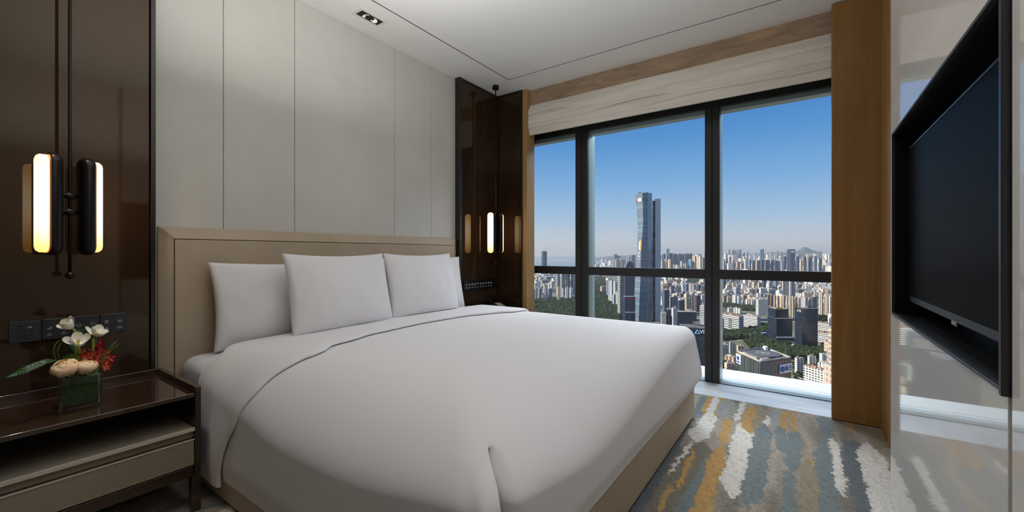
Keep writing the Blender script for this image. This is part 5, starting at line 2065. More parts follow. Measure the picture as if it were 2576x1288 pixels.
lm(1675, 1684, 626, 685, 'teal', 'rect', 'tall teal glass tower rising over the grey slab row', D=4300, rot=math.radians(15), asp=.8, name='office_tower', detail=False)
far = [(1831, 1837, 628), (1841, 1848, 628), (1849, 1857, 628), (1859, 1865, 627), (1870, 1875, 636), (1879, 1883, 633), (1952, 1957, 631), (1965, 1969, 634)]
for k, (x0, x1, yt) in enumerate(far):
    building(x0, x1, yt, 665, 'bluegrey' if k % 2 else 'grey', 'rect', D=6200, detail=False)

# white framed tower and its dark twin
o, P, a, c, e1, e2, zt, loc = lm(1966, 1987, 703, 752, 'louver', 'rect', 'dark louvred tower inside a bold white frame below the crossbar', D=1700, rot=math.radians(12), asp=.5, name='office_tower', detail=False, tint=.35)
A, B_ = loc(-a / 2, -c / 2), loc(a / 2, -c / 2)
face_panel(o, A, B_, -.02, .10, ZG, zt + 1, M_SIGNW, 'white_frame', .2, 1.5)
face_panel(o, A, B_, .90, 1.02, ZG, zt + 1, M_SIGNW, 'white_frame', .2, 1.5)
face_panel(o, A, B_, -.02, 1.02, zt - 3, zt + 2, M_SIGNW, 'white_frame', .2, 1.5)
lm(1988, 2000, 700, 750, 'bluegrey', 'notch', 'dark ribbed tower standing against the white framed tower', D=1720, rot=math.radians(20), asp=.9, name='office_tower', tint=.7)

# white hotel slab
lm(1901, 1933, 753, 797, 'grid', 'rect', 'white gridded hotel tower behind the stepped dark block', D=1210, rot=math.radians(28), asp=.55, name='hotel_tower')
# louvred slab with a square opening
D = 985
o, P, a, c, e1, e2, zt, loc = lm(1806, 1870, 792, 829, 'louver', 'rect', 'long banded slab with a dark square opening above the trees', D=D, rot=math.radians(-38), asp=.28, name='office_slab', roof=M_ROOFB)
A, B_ = loc(-a / 2, -c / 2), loc(a / 2, -c / 2)
face_panel(o, A, B_, .52, .66, ZG + 4, zt - 7, M_ROOFD, 'opening', .1, .5)
lm(1868, 1913, 794, 824, 'strip', 'rect', 'long white school block with ribbon glazing beside the banded slab', D=1010, rot=math.radians(-32), asp=.35, name='school_block', roof=M_ROOF)

# stepped dark block
D = 850
o, P, a, c, e1, e2, zt, loc = lm(1930, 1993, 800, 860, 'dark', 'rect', 'dark stepped glass block with a set back top above the trees', D=D, rot=math.radians(33), asp=.9, name='office_block', roof=M_ROOF, detail=True)
b = BM2().extrude([loc(x - a * .06, y + c * .06) for x, y in poly_of('rect', a * .82, c * .82)], zt, z_at(777, D))
b.build('upper_storeys', [facade('dark'), M_ROOF], o, (1, 1, 1, 1), o.location)
A, B_ = loc(-a / 2, -c / 2), loc(a / 2, -c / 2)
up = z_at(777, D)
face_panel(o, loc(-a * .47, -c * .35), loc(a * .35, -c * .35), .02, .55, up - 1, up + 3.0, M_SIGNO, 'roof_screen', -.5, 1)
face_panel(o, A, B_, 0, 1, ZG + 9, ZG + 11, M_SIGNW, 'ledge_band', .1, 1)
# dark tower with small white letters
D = 790
o, P, a, c, e1, e2, zt, loc = lm(1999, 2057, 776, 876, 'dark', 'rect', 'tall plain dark blue tower with small white letters near its roof', D=D, rot=math.radians(34), asp=.68, name='office_tower', roof=M_ROOFD)
A, B_ = loc(-a / 2, c / 2), loc(-a / 2, -c / 2)
face_text(o, A, B_, .66, zt - 5.0, 6.2, 'CYS', M_SIGNW, .8)

# building with helipad and blue sign
def helipad_block():
    Hr = 128.0
    zr = CAM_H - Hr
    def rp(px, py, z=zr):
        d = ray(px, py)
        t = (zr - CAM_H) / d.z
        p = CAM + d * t
        return Vector((p.x, p.y, z))
    L_, N_, R_, F_ = rp(1853.5, 884.5), rp(1913, 911.6), rp(1989.8, 900.5), rp(1925.2, 873.4)
    ctr = (L_ + N_ + R_ + F_) / 4
    root = thing('office_block', (ctr.x, ctr.y, ZG), 'broad office block with round rooftop helipad and blue lettered sign', 'building')
    o0 = root.location
    OCC.append((ctr.x, ctr.y, 48))
    b = BM2()
    lo = [Vector((p.x, p.y, ZG)) for p in (L_, N_, R_, F_)]
    b.walls(lo, [L_, N_, R_, F_])
    b.cap([p - Vector((0, 0, 1.5)) for p in (L_, N_, R_, F_)])
    b.build('tower_body', [facade('fin'), M_ROOFD], root, (1, 1, 1, 1), o0)
    # roof terrace structures
    ex, ey = (R_ - N_), (L_ - N_)
    def at(u, v, dz=0.0):
        p = N_ + ex * u + ey * v
        return Vector((p.x, p.y, zr + dz)) - o0
    def slab(u0, u1, v0, v1, z0, z1, m, name):
        b_ = MB().hexa([tuple(at(u, v, z0)) for u, v in ((u0, v0), (u1, v0), (u1, v1), (u0, v1))], [tuple(at(u, v, z1)) for u, v in ((u0, v0), (u1, v0), (u1, v1), (u0, v1))])
        ob = b_.build(name, m, recalc=True); ob.parent = root
        return ob
    for (u0, u1, v0, v1) in ((0, 1, 0, .03), (0, 1, .97, 1), (0, .03, .03, .97), (.97, 1, .03, .97)):
        slab(u0, u1, v0, v1, -1.5, 1.6, M_ROOF, 'parapet')
    slab(.10, .35, .06, .16, -1.5, 2.0, M_ROOF, 'plant_room')
    slab(.06, .14, .25, .85, -1.5, 1.4, M_ROOF, 'plant_room')
    slab(.60, .90, .04, .14, -1.5, 1.0, M_ROOFD, 'plant_room')
    slab(.35, .80, .90, .96, -1.5, 3.0, M_ROOFD, 'plant_room')
    slab(.84, .93, .80, .92, -1.5, 4.5, M_SIGNW, 'plant_room')
    c0 = at(.5, .52, 0)
    r = ex.length * .37
    b = MB().lathe([(r, -1.0), (r, 2.4), (r * .96, 2.5), (r * .96, 2.0), (.01, 2.0)], c0, 48)
    b.build('helipad', mat('helipad_grey', rgb(96, 98, 106), .8)).parent = root
    b = MB()
    for t in (-1, 1):
        b.box(c0.x - 1 + t * 5, c0.x + 1 + t * 5, c0.y - 8, c0.y + 8, c0.z + 2.02, c0.z + 2.12)
    b.box(c0.x - 5, c0.x + 5, c0.y - 1, c0.y + 1, c0.z + 2.02, c0.z + 2.12)
    b.build('helipad_marking', M_ROOF).parent = root
    # big sign with the two characters
    face_panel(root, N_, R_, .60, 1.0, zr - 16.5, zr - 6.0, mat('pale_sign_board', rgb(250, 250, 252), .6), 'sign_board', .4, 1.0)
    face_text(root, N_, R_, .872, zr - 11.4, 7.0, '海王', M_SIGNB, 1.6)
    dN = (R_ - N_).normalized()
    nn = Vector((dN.y, -dN.x, 0))
    if nn.dot(CAM - N_) < 0: nn = -nn
    cc = N_ + (R_ - N_) * .672 + nn * 1.7
    b = MB()
    ring = [cc + dN * (3.4 * math.cos(t)) + Vector((0, 0, zr - 11.3 - cc.z + 3.4 * math.sin(t))) - o0 for t in [2 * PI * k / 28 for k in range(28)]]
    b.hexa([tuple(p) for p in ring], [tuple(p + nn * .5) for p in ring])
    b.build('emblem', M_SIGNB, recalc=True).parent = root
    b = MB()
    for k in range(3):
        pth = [cc + dN * (-3.0 + 6.0 * t / 8) + Vector((0, 0, zr - 11.4 - cc.z - 1.6 + k * 1.5 + 1.0 * math.sin(t / 8 * PI * 1.4))) + nn * .6 - o0 for t in range(9)]
        b.tube(pth, .28, 5)
    b.build('emblem_wave', M_SKYB).parent = root
    # smaller white board on the other front
    face_panel(root, L_, N_, .02, .22, zr - 14.0, zr - 2.0, M_SIGNW, 'sign_board', .4, 1.0)
    dL = (N_ - L_).normalized(); n2 = Vector((dL.y, -dL.x, 0))
    if n2.dot(CAM - L_) < 0: n2 = -n2
    cc = L_ + (N_ - L_) * .12 + n2 * 1.6
    ring = [cc + dL * (2.6 * math.cos(t)) + Vector((0, 0, zr - 6.6 - cc.z + 2.6 * math.sin(t))) - o0 for t in [2 * PI * k / 24 for k in range(24)]]
    MB().hexa([tuple(p) for p in ring], [tuple(p + n2 * .5) for p in ring]).build('emblem', M_SIGNB, recalc=True).parent = root
    face_panel(root, L_, N_, .05, .19, zr - 12.4, zr - 10.6, M_SIGNB, 'emblem', 1.6, .3)
helipad_block()

# long blocks low in the view by the oak panel
o, P, a, c, e1, e2, zt, loc = lm(2020, 2083, 925, 968, 'grid', 'rect', 'long six storey block with a brown roof beneath the tree belt', D=575, rot=math.radians(-38), asp=.25, name='apartment_block', roof=M_ROOFB)
lm(2052, 2096, 812, 836, 'strip', 'rect', 'cream roofed factory block by the dark letter tower, the farther of two', D=930, rot=math.radians(-30), asp=.5, name='factory_block', roof=M_ROOFB)
lm(2050, 2098, 836, 866, 'strip', 'rect', 'cream roofed factory block by the dark letter tower, the nearer of two', D=835, rot=math.radians(-30), asp=.5, name='factory_block', roof=M_ROOFB)
lm(2048, 2062, 724, 735, 'white', 'rect', 'long shed with a bright blue roof between cream blocks', D=1900, rot=.3, asp=.8, name='warehouse', roof=M_ROOFBLUE, detail=False)
lm(2068, 2092, 720, 729, 'white', 'rect', 'wider shed with a bright blue roof beside the oak panel', D=2060, rot=.2, asp=.6, name='warehouse', roof=M_ROOFBLUE, detail=False)
lm(1923, 1937, 673, 682, 'white', 'rect', 'low hall with a red roof just over the crossbar', D=3500, rot=.2, asp=.5, name='market_hall', roof=mat('red_roof', rgb(176, 70, 56), .8), detail=False)
lm(1936, 1952, 675, 682, 'white', 'rect', 'low white roofed hall just over the crossbar', D=3400, rot=.2, asp=.5, name='market_hall', roof=M_SIGNW, detail=False)

# blue canopies among the trees
random.seed(5)
pp = dict(D=900)
for k in range(5):
    p = gp(1880 + k * 9, dist_of(845 + (k % 2) * 3), ZG + 6)
    e1, e2, ang = frame_at(1900, math.radians(-30))
    b = MB().hexa([tuple(p + e1 * x + e2 * y) for x, y in ((-5, -14), (5, -14), (5, 14), (-5, 14))], [tuple(p + e1 * x + e2 * y + Vector((0, 0, 1.2))) for x, y in ((-5, -14), (5, -14), (5, 14), (-5, 14))])
    for (x, y) in ((-4, -12), (4, 12), (4, -12), (-4, 12)):
        q = p + e1 * x + e2 * y
        b.tube([q, q - Vector((0, 0, 6))], .3, 5)
    o = b.build('canopy_roof', mat('blue_canopy', rgb(132, 164, 200), .5), recalc=True)
    tag(o, 'pale blue canopy roof among the trees, ' + ORD[k] + ' from the second mullion', 'canopy', 'blue canopies among the trees')
WOODS = [
    ([(1325, 757), (1452, 752), (1452, 800), (1325, 790)], 1984, (3.1, 6.2), 'dense park trees beyond the bed by the oak post', 1, 10),
    ([(1486, 700), (1512, 694), (1528, 705), (1526, 760), (1556, 776), (1560, 815), (1486, 810)], 1984, (3.1, 6.2), 'dense park trees beside the first mullion', 2, 10),
    ([(1812, 834), (1850, 836), (1872, 823), (1932, 818), (1936, 840), (1900, 850), (1812, 858)], 768, (2.2, 4.3), 'trees in front of the banded slab', 3, 8),
    ([(1872, 862), (1905, 845), (1935, 856), (1990, 880), (2060, 876), (2096, 862), (2096, 898), (2030, 905), (1985, 905), (1930, 880), (1890, 882)], 1664, (1.9, 3.7), 'broad belt of trees around the helipad block', 4, 8),
    ([(1818, 764), (1842, 768), (1868, 772), (1902, 774), (1902, 784), (1850, 780), (1818, 774)], 480, (2.5, 4.3), 'tree belt behind the banded slab', 5, 8),
    ([(2058, 796), (2096, 796), (2096, 808), (2058, 808)], 192, (1.9, 3.7), 'small grove behind the factory blocks', 6, 7),
    ([(1990, 915), (2000, 960), (2030, 972), (2030, 955), (2055, 940), (2060, 915), (2030, 905)], 192, (1.6, 2.8), 'garden trees among the white blocks', 7, 5),
    ([(1812, 905), (1822, 905), (1822, 940), (1812, 940)], 51, (1.6, 2.5), 'garden trees by the second mullion', 8, 5),
    ([(1715, 702), (1772, 700), (1772, 714), (1722, 712)], 416, (3.7, 6.8), 'wooded slope below the crossbar', 9, 12),
    ([(1936, 860), (1990, 848), (1996, 868), (1960, 872)], 128, (1.6, 2.5), 'street trees round the stepped dark block', 10, 5),
]
def in_poly(poly, x, y):
    c = False
    for i in range(len(poly)):
        (xa, ya), (xb, yb) = poly[i], poly[i - 1]
        if (ya > y) != (yb > y) and x < (xb - xa) * (y - ya) / (yb - ya) + xa:
            c = not c
    return c
def in_woods(px, D, pad=3.0):
    y = CY + (CAM_H - ZG) / D * F_PX
    return any(in_poly(w_[0], px + a, y + b_) for w_ in WOODS for a in (-pad, 0, pad) for b_ in (-pad, 0, pad * .5))

# ---- filler blocks so that streets read as built up; each one a building of its own
def free(x, y, r):
    return all((x - a) ** 2 + (y - b_) ** 2 > (r + c_) ** 2 for a, b_, c_ in OCC)
def visible_px(px):
    return not (1447 < px < 1490 or 1773 < px < 1812 or 1598 < px < 1662)
ZONES = [  # px range, D range, count, styles, px widths, height range
    (1340, 1446, 1750, 2600, 16, ('white', 'cream', 'grey', 'pale'), (16, 30), (12, 34)),
    (1664, 1772, 1900, 3000, 26, ('cream', 'pink', 'white', 'grey', 'brown'), (16, 34), (14, 40)),
    (1818, 1972, 1500, 2600, 40, ('cream', 'pink', 'white', 'brown', 'grey'), (18, 36), (14, 40)),
    (1995, 2090, 1500, 2700, 22, ('cream', 'white', 'pink'), (18, 40), (12, 34)),
    (1500, 1596, 2600, 4200, 8, ('white', 'grey', 'cream'), (24, 50), (12, 40)),
]
for (xa, xb, da, db, cnt, sty, wr, hr) in ZONES:
    made = 0
    for tries in range(cnt * 14):
        if made >= cnt: break
        px = rng.uniform(xa, xb)
        D = da + (db - da) * rng.random() ** 1.2
        if not visible_px(px): continue
        w = rng.uniform(*wr)
        p = gp(px, D)
        if not free(p.x, p.y, w * .62) or in_woods(px, D): continue
        h = rng.uniform(*hr)
        dx = w * F_PX / D
        yt = CY - (ZG + h - CAM_H) / D * F_PX
        if 676 < yt < 700 and CY + (CAM_H - ZG) / D * F_PX < 708: continue
        building(px - dx / 2, px + dx / 2, yt, None, rng.choice(sty), rng.choice(('comb', 'rect', 'notch')), D=D, asp=rng.choice((.4, .55, .8)))
        made += 1

# ---- labels of the unnamed buildings: kind and colour, where they stand, counted from something one can find
COLW = {'cream': 'cream', 'pink': 'pinkish', 'white': 'white', 'grid': 'white gridded', 'strip': 'white banded', 'louver': 'louvred grey', 'pale': 'pale blue grey',
        'vert': 'vertically striped', 'grey': 'grey', 'bluegrey': 'blue grey', 'slate': 'slate blue', 'brown': 'brown', 'maroon': 'maroon grey', 'dark': 'dark glass',
        'navy': 'navy', 'blue': 'blue glass', 'teal': 'teal glass', 'concrete': 'concrete'}
def zone_of(px, D, yt):
    yb = CY + (CAM_H - ZG) / D * F_PX
    if px < 1470: anchor, side = 'the slim oak post', 1
    elif px < 1630: anchor, side = 'the first mullion', 1
    elif px < 1790: anchor, side = 'the twisted tower', 1
    else: anchor, side = 'the second mullion', 1
    if yt < 676 and yb < 712: band = 'on the skyline over the crossbar'
    elif yb < 731: band = 'right below the crossbar'
    elif yb < 752: band = 'a little below the crossbar'
    elif yb < 850: band = 'in the middle distance'
    else: band = 'low down near the ledge'
    return anchor, band
buckets = {}
for rec in PENDING:
    o, px, D, yt, style, nm = rec
    key = (zone_of(px, D, yt), style, nm)
    buckets.setdefault(key, []).append(rec)
for ((anchor, band), style, nm), recs in buckets.items():
    recs.sort(key=lambda r: r[1])
    kind = nm.replace('_', ' ')
    for k, r in enumerate(recs):
        if len(recs) == 1:
            lab = 'the %s %s %s, past %s' % (COLW[style], kind, band, anchor)
        else:
            lab = '%s %s %s %s from %s' % (ORD[k], COLW[style], kind, band, anchor)
        tag(r[0], lab, 'building', kind + 's ' + band + ' past ' + anchor)

# ---- the mass of the far city : thousands of blocks nobody could count
def mass(name, rows, mats):
    b = BM2()
    for (pts, z0, z1) in rows:
        b.extrude(pts, z0, z1)
    return b.build(name, mats, None)
def island_mat():
    m = mat('distant_blocks', rgb(200, 192, 182), .85, 0, .1)
    n, b = nt_of(m)
    g = n.node('ShaderNodeNewGeometry')
    uv = n.node('ShaderNodeUVMap'); uv.uv_map = 'UVMap'
    sp = n.node('ShaderNodeSeparateXYZ'); n.link(uv.outputs[0], sp.inputs[0])
    c = n.ramp(g.outputs['Random Per Island'], [(0, rgb(214, 200, 182)), (.2, rgb(226, 222, 216)), (.4, rgb(176, 178, 184)), (.55, rgb(206, 182, 164)), (.7, rgb(140, 150, 166)), (.85, rgb(232, 226, 214)), (1, rgb(120, 128, 142))], 'CONSTANT')
    wn = n.math('MULTIPLY', n.math('LESS_THAN', n.math('FRACT', n.math('DIVIDE', sp.outputs[0], 6.5)), .5), n.math('LESS_THAN', n.math('FRACT', n.math('DIVIDE', sp.outputs[1], 6.4)), .6))
    n.link(n.mix(n.math('MULTIPLY', wn, .55), c, rgb(70, 76, 88)), b.inputs['Base Color'])
    return m
M_FAR = island_mat()
rows = []
r2 = random.Random(5)
def far_block(px, D, w, d, h, rot):
    q = gp(px, D)
    if not free(q.x, q.y, math.hypot(w, d) / 2 + 1) or in_woods(px, D, 2.0 + math.hypot(w, d) / 2 * F_PX / D): return
    e1, e2, ang = frame_at(px, rot)
    P = gp(px, D)
    pts = [(P.x + e1.x * x + e2.x * y, P.y + e1.y * x + e2.y * y) for x, y in ((-w / 2, -d / 2), (w / 2, -d / 2), (w / 2, d / 2), (-w / 2, d / 2))]
    rows.append((pts, ZG, ZG + h))
for k in range(2600):
    px = r2.uniform(1655, 2125)
    D = 2300 + 6200 * r2.random() ** 0.9
    P = gp(px, D)
    if not free(P.x, P.y, 12): continue
    tall = r2.random()
    h = r2.uniform(60, 125) if tall < .16 else r2.uniform(14, 50)
    if D > 5000: h = r2.uniform(70, 180) if tall < .22 else r2.uniform(20, 80)
    far_block(px, D, r2.uniform(16, 42), r2.uniform(14, 26), h, math.radians(r2.choice((25, 30, -32, 38))))
for k in range(260):      # low town by the bay
    px = r2.uniform(1490, 1610)
    D = 4200 + 3200 * r2.random()
    far_block(px, D, r2.uniform(20, 60), r2.uniform(14, 30), r2.uniform(10, 40) if r2.random() < .85 else r2.uniform(50, 90), math.radians(r2.choice((25, -32))))
for k in range(150):
    px = r2.uniform(1335, 1450)
    D = 2400 + 1300 * r2.random()
    far_block(px, D, r2.uniform(18, 46), r2.uniform(14, 26), r2.uniform(10, 36), math.radians(r2.choice((25, -32))))
for k in range(420):      # small houses filling the nearer streets
    px = r2.choice((r2.uniform(1664, 1772), r2.uniform(1816, 2095), r2.uniform(1816, 2095)))
    D = 1450 + 900 * r2.random()
    P = gp(px, D)
    if not free(P.x, P.y, 7): continue
    far_block(px, D, r2.uniform(10, 24), r2.uniform(9, 16), r2.uniform(8, 24), math.radians(r2.choice((25, -32, 30))))
for k in range(1500):     # streets beyond both sides of the window
    px = r2.uniform(1000, 1330) if k % 3 == 0 else r2.uniform(2105, 2620)
    D = 420 + 5200 * r2.random() ** 1.3
    far_block(px, D, r2.uniform(14, 40), r2.uniform(12, 26), r2.uniform(40, 110) if r2.random() < .2 else r2.uniform(12, 45), math.radians(r2.choice((25, -32, 30))))
for k in range(260):      # low roofs close below the ledge
    px = r2.uniform(900, 2600)
    D = 330 + 200 * r2.random()
    far_block(px, D, r2.uniform(14, 34), r2.uniform(12, 18), min(r2.uniform(10, 26), (420 / D) ** 2 * 24), math.radians(r2.choice((25, -32, 30))))
o = mass('distant_blocks', rows, [M_FAR, M_ROOF])
tag(o, 'hazy mass of countless distant city blocks out to the horizon', 'city', None, 'stuff')

# ---- ground, bay, hills
M_GROUND = mat('city_ground', rgb(120, 118, 108), .95, 0, .1)
n_, b_ = nt_of(M_GROUND)
v_ = n_.coords('Object', (1, 1, 1))
f1 = n_.noise(v_, .006, 6, .6)
f2 = n_.noise(v_, .05, 4, .6)
c_ = n_.ramp(f1, [(.35, rgb(70, 84, 52)), (.5, rgb(104, 106, 84)), (.58, rgb(150, 142, 130)), (.7, rgb(120, 116, 110))])
n_.link(n_.mix(.35, c_, n_.ramp(f2, [(.3, rgb(50, 58, 40)), (.7, rgb(170, 164, 152))])), b_.inputs['Base Color'])
a0 = gp(1250, 260); a1 = gp(2300, 260); a2 = gp(2700, 9000); a3 = gp(900, 9000)
g_ = MB()
g_.add([tuple(gp(-3000, 60)), tuple(gp(5000, 60)), tuple(gp(3600, 26000)), tuple(gp(-400, 26000))], [(0, 1, 2, 3)])
o = g_.build('ground', M_GROUND); struct(o)
M_SEA = mat('bay_water', rgb(120, 140, 156), .25, 0, .5)
s_ = MB().add([tuple(gp(900, 3800, ZG + .6)), tuple(gp(1480, 3800, ZG + .6)), tuple(gp(1512, 5200, ZG + .6)), tuple(gp(1640, 7600, ZG + .6)), tuple(gp(1700, 25500, ZG + .6)), tuple(gp(600, 25500, ZG + .6))], [(0, 1, 2, 3, 4, 5)])
struct(s_.build('sea', M_SEA))
M_HILL = mat('far_hill', rgb(74, 88, 76), .95, 0, .1)
def hill(name, pts, D, dep, label):
    b = MB()
    n = 90
    def ridge(px):
        for (xa, ya), (xb, yb) in zip(pts, pts[1:]):
            if xa <= px <= xb:
                t = (px - xa) / (xb - xa)
                return ya + (yb - ya) * (t * t * (3 - 2 * t))
        return 660
    def f(a, c):
        px = pts[0][0] + (pts[-1][0] - pts[0][0]) * a
        y = ridge(px) + 1.0 * noise.noise(Vector((px * .11, 3, 1))) + .5 * noise.noise(Vector((px * .33, 1, 1)))
        h = max(0, z_at(y, D) - ZG)
        k = math.sin(PI * c) ** 1.3
        return tuple(gp(px, D + dep * (c - .5), ZG - 2 + h * k * (1 + .08 * noise.noise(Vector((px * .09, c * 5, 2))) * (1 if c != .5 else 0))))
    b.grid(f, n, 15)
    o = b.build(name, M_HILL, None, smooth=True)
    struct(o, label)
hill('hill', [(1930, 648), (1970, 636), (2000, 632), (2012, 628), (2023, 621), (2030, 622), (2044, 629), (2060, 633), (2090, 640), (2130, 648)], 9800, 2500, 'hazy pointed mountain on the horizon')
hill('hill', [(1800, 650), (1860, 641), (1910, 636), (1960, 634), (2010, 637), (2100, 640), (2160, 650)], 11500, 2200, 'long hazy ridge on the horizon')
hill('hill', [(1480, 650), (1560, 643), (1610, 641), (1680, 644), (1760, 646), (1820, 650)], 12000, 2200, 'low hazy ridge beyond the bay')

# ---- bay bridge
BR = thing('bridge', gp(1390, 7200), 'long low bridge crossing the bay above the crossbar', 'bridge')
o0 = BR.location
M_BRI = mat('bridge_concrete', rgb(176, 176, 178), .8)
p, q = gp(1325, 7600, z_at(655.5, 7600)) - o0, gp(1462, 6900, z_at(657.5, 6900)) - o0
MB().tube([p, q], 7, 4).build('deck', M_BRI).parent = BR
b = MB()
for k in range(23):
    t = p.lerp(q, k / 22)
    MB().box(t.x - 5, t.x + 5, t.y - 5, t.y + 5, 0, t.z).build('pier', M_BRI).parent = BR

# ---- tree cover (woods nobody could count)
M_TREE = mat('tree_canopy', rgb(64, 82, 44), .9, 0, .1)
n_, b_ = nt_of(M_TREE)
g_ = n_.node('ShaderNodeNewGeometry')
c1 = n_.ramp(g_.outputs['Random Per Island'], [(0, rgb(34, 46, 28)), (.4, rgb(46, 58, 34)), (.75, rgb(58, 70, 40)), (.95, rgb(70, 76, 46)), (1, rgb(80, 78, 50))])
f_ = n_.noise(n_.coords('Object'), .35, 4, .7)
n_.link(n_.mix(1.0, c1, n_.ramp(f_, [(.3, (.55, .55, .55, 1)), (.7, (1.2, 1.2, 1.2, 1))]), 'MULTIPLY'), b_.inputs['Base Color'])
bm_ = bmesh.new()
bmesh.ops.create_icosphere(bm_, subdivisions=1, radius=1.0)
ICO_V = [v.co.copy() for v in bm_.verts]
ICO_F = [tuple(v.index for v in f.verts) for f in bm_.faces]
bm_.free()
def woods(name, poly, count, rr, label, seed, hmax=9.0):
    """poly in picture pixels on the ground"""
    r = random.Random(seed)
    gpts = []
    xs = [p[0] for p in poly]; ys = [p[1] for p in poly]
    def inside(x, y):
        c = False
        for i in range(len(poly)):
            (xa, ya), (xb, yb) = poly[i], poly[i - 1]
            if (ya > y) != (yb > y) and x < (xb - xa) * (y - ya) / (yb - ya) + xa:
                c = not c
        return c
    b = MB()
    n = tries = 0
    while n < count and tries < count * 30:
        tries += 1
        x, y = r.uniform(min(xs), max(xs)), r.uniform(min(ys), max(ys))
        if not inside(x, y): continue
        D = dist_of(y)
        p = gp(x, D)
        s = r.uniform(*rr)
        if any((p.x - a) ** 2 + (p.y - b__) ** 2 < (c + s * 1.2) ** 2 for a, b__, c in OCC): continue
        cz = ZG + r.uniform(.45, 1.0) * hmax
        vs = []
        for v in ICO_V:
            k = 1 + .55 * noise.noise(v * 1.9 + Vector((n * 3.7, seed, 0)))
            vs.append((p.x + v.x * s * k, p.y + v.y * s * k, cz + v.z * s * .8 * k))
        b.add(vs, ICO_F)
        n += 1
    o = b.build(name, M_TREE, None, smooth=False)
    tag(o, label, 'trees', None, 'stuff')

for w_ in WOODS:
    woods('woods', *w_)

# ---- paths, car park
M_ROAD = mat('pale_road', rgb(186, 176, 160), .9)
def road(pts, w, name='road'):
    b = MB()
    P_ = [gp(x, dist_of(y), ZG + .5) for x, y in pts]
    for p, q in zip(P_, P_[1:]):
        d = (q - p).normalized(); s = Vector((-d.y, d.x, 0)) * w / 2
        b.add([tuple(p - s), tuple(q - s), tuple(q + s), tuple(p + s)], [(0, 1, 2, 3)])
    struct(b.build(name, M_ROAD))
road([(1490, 765), (1497, 778), (1506, 792), (1510, 806)], 16)
road([(1480, 803), (1530, 800), (1560, 799)], 10)
road([(1828, 833), (1840, 838), (1852, 848)], 5)
road([(1930, 852), (1960, 870), (2000, 884)], 12)
road([(1985, 960), (2030, 955), (2060, 975)], 16)
r3 = random.Random(3)
b = MB()
for k in range(90):
    x, y = r3.uniform(1962, 1999), r3.uniform(862, 876)
    if (x - 1962) / 37 * 8 + 860 > y + 6: continue
    p = gp(x, dist_of(y), ZG + .5)
    b.box(p.x - 2.1, p.x + 2.1, p.y - .9, p.y + .9, p.z, p.z + 1.4)
o = b.build('parked_cars', mat('car_paint', rgb(220, 220, 222), .4))
tag(o, 'crowd of tiny pale parked cars between the two dark towers', 'cars', None, 'stuff')

# ---- haze over the city
M_HAZE = bpy.data.materials.new('city_haze')
M_HAZE.use_nodes = True
n_ = NT(M_HAZE.node_tree)
for x in list(n_.n):
    n_.n.remove(x)
out_ = n_.node('ShaderNodeOutputMaterial')
vs_ = n_.node('ShaderNodeVolumeScatter')
vs_.inputs['Color'].default_value = (0.80, 0.86, 0.95, 1)
vs_.inputs['Density'].default_value = 0.00008
vs_.inputs['Anisotropy'].default_value = 0.2
n_.link(vs_.outputs[0], out_.inputs['Volume'])
b = MB()
lo = [gp(-3000, 270, ZG - 5), gp(5000, 270, ZG - 5), gp(3600, 27000, ZG - 5), gp(-400, 27000, ZG - 5)]
hi = [Vector((p.x, p.y, 260)) for p in lo]
b.hexa([tuple(p) for p in lo], [tuple(p) for p in hi])
o = b.build('haze', M_HAZE, recalc=True)
tag(o, 'thin blue grey haze hanging over the city', 'haze', None, 'stuff')
# ------------------------------------------------------------------ sky, sun and lamps
W = bpy.data.worlds.new('sky')
SC.world = W
W.use_nodes = True
n_ = NT(W.node_tree)
bg = W.node_tree.nodes['Background']
tc = n_.node('ShaderNodeTexCoord')
sp = n_.node('ShaderNodeSeparateXYZ')
n_.link(tc.outputs['Generated'], sp.inputs[0])
# elevation sine drives the colour of the clear winter sky
c = n_.ramp(n_.math('ADD', n_.math('MULTIPLY', sp.outputs[2], 0.9), 0.1), [
    (0.00, rgb(176, 178, 180)), (0.10, rgb(206, 208, 212)), (0.13, rgb(196, 206, 218)), (0.17, rgb(166, 196, 226)),
    (0.24, rgb(124, 174, 224)), (0.32, rgb(86, 148, 212)), (0.42, rgb(58, 120, 194)), (1.0, rgb(40, 92, 160))])
n_.link(c, bg.inputs['Color'])
bg.inputs['Strength'].default_value = 1.0

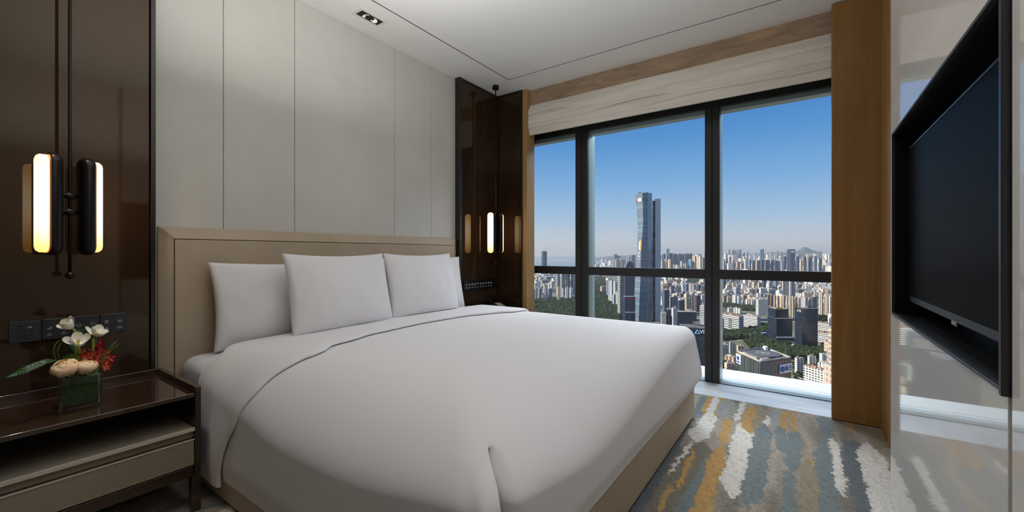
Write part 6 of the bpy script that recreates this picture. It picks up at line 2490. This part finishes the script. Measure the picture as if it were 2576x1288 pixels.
sun_d = bpy.data.lights.new('sun', 'SUN')
sun = bpy.data.objects.new('sun', sun_d)
COL.objects.link(sun)
SUN_TO = Vector((-0.50, 0.66, 0.56)).normalized()
sun.rotation_euler = SUN_TO.to_track_quat('Z', 'Y').to_euler()
sun_d.energy = 7.0
sun_d.angle = math.radians(0.6)
sun_d.color = (1.0, 0.93, 0.82)

def area(name, loc, aim, sx, sy, power, color, spread=180):
    d = bpy.data.lights.new(name, 'AREA')
    d.shape = 'RECTANGLE'
    d.size, d.size_y = sx, sy
    d.energy = power
    d.color = color
    d.spread = math.radians(spread)
    o = bpy.data.objects.new(name, d)
    COL.objects.link(o)
    o.location = loc
    o.rotation_euler = (Vector(loc) - Vector(aim)).to_track_quat('Z', 'Y').to_euler()
    return o
# unseen area light added outside, standing in for a bright high sky
area('added_sky_fill', (5.5, 1.0, 3.9), (2.2, 1.3, 0.7), 4.0, 2.0, 350, (0.9, 0.95, 1.0))
# unseen fill light added over the bed to brighten ceiling and walls
area('fill_uplight', (1.0, 1.0, 2.0), (1.0, 1.0, 4.0), 1.6, 2.2, 27, (0.98, 0.985, 1.0))

def spot(name, loc, aim, power, color, cone=80, blend=0.8, size=0.04):
    d = bpy.data.lights.new(name, 'SPOT')
    d.energy = power
    d.color = color
    d.spot_size = math.radians(cone)
    d.spot_blend = blend
    d.shadow_soft_size = size
    o = bpy.data.objects.new(name, d)
    COL.objects.link(o)
    o.location = loc
    o.rotation_euler = (Vector(loc) - Vector(aim)).to_track_quat('Z', 'Y').to_euler()
    return o

spot('downlight_over_flowers', (0.36, 2.22, ZC - 0.03), (0.37, 2.31, 0.5), 42, (1.0, 0.95, 0.88), 30, 0.9, 0.03)
SC.view_settings.view_transform = 'Standard'
SC.view_settings.look = 'None'
SC.view_settings.exposure = 0.0
SC.view_settings.gamma = 1.0
SC.view_settings.use_curve_mapping = False
cy = SC.cycles
cy.use_denoising = True
cy.max_bounces = 8
cy.diffuse_bounces = 4
cy.use_adaptive_sampling = True
cy.adaptive_threshold = 0.02
cy.glossy_bounces = 4
cy.transmission_bounces = 6
cy.transparent_max_bounces = 10
cy.volume_bounces = 0
cy.caustics_reflective = False
cy.caustics_refractive = False
cy.sample_clamp_indirect = 6.0
cy.sample_clamp_direct = 0.0
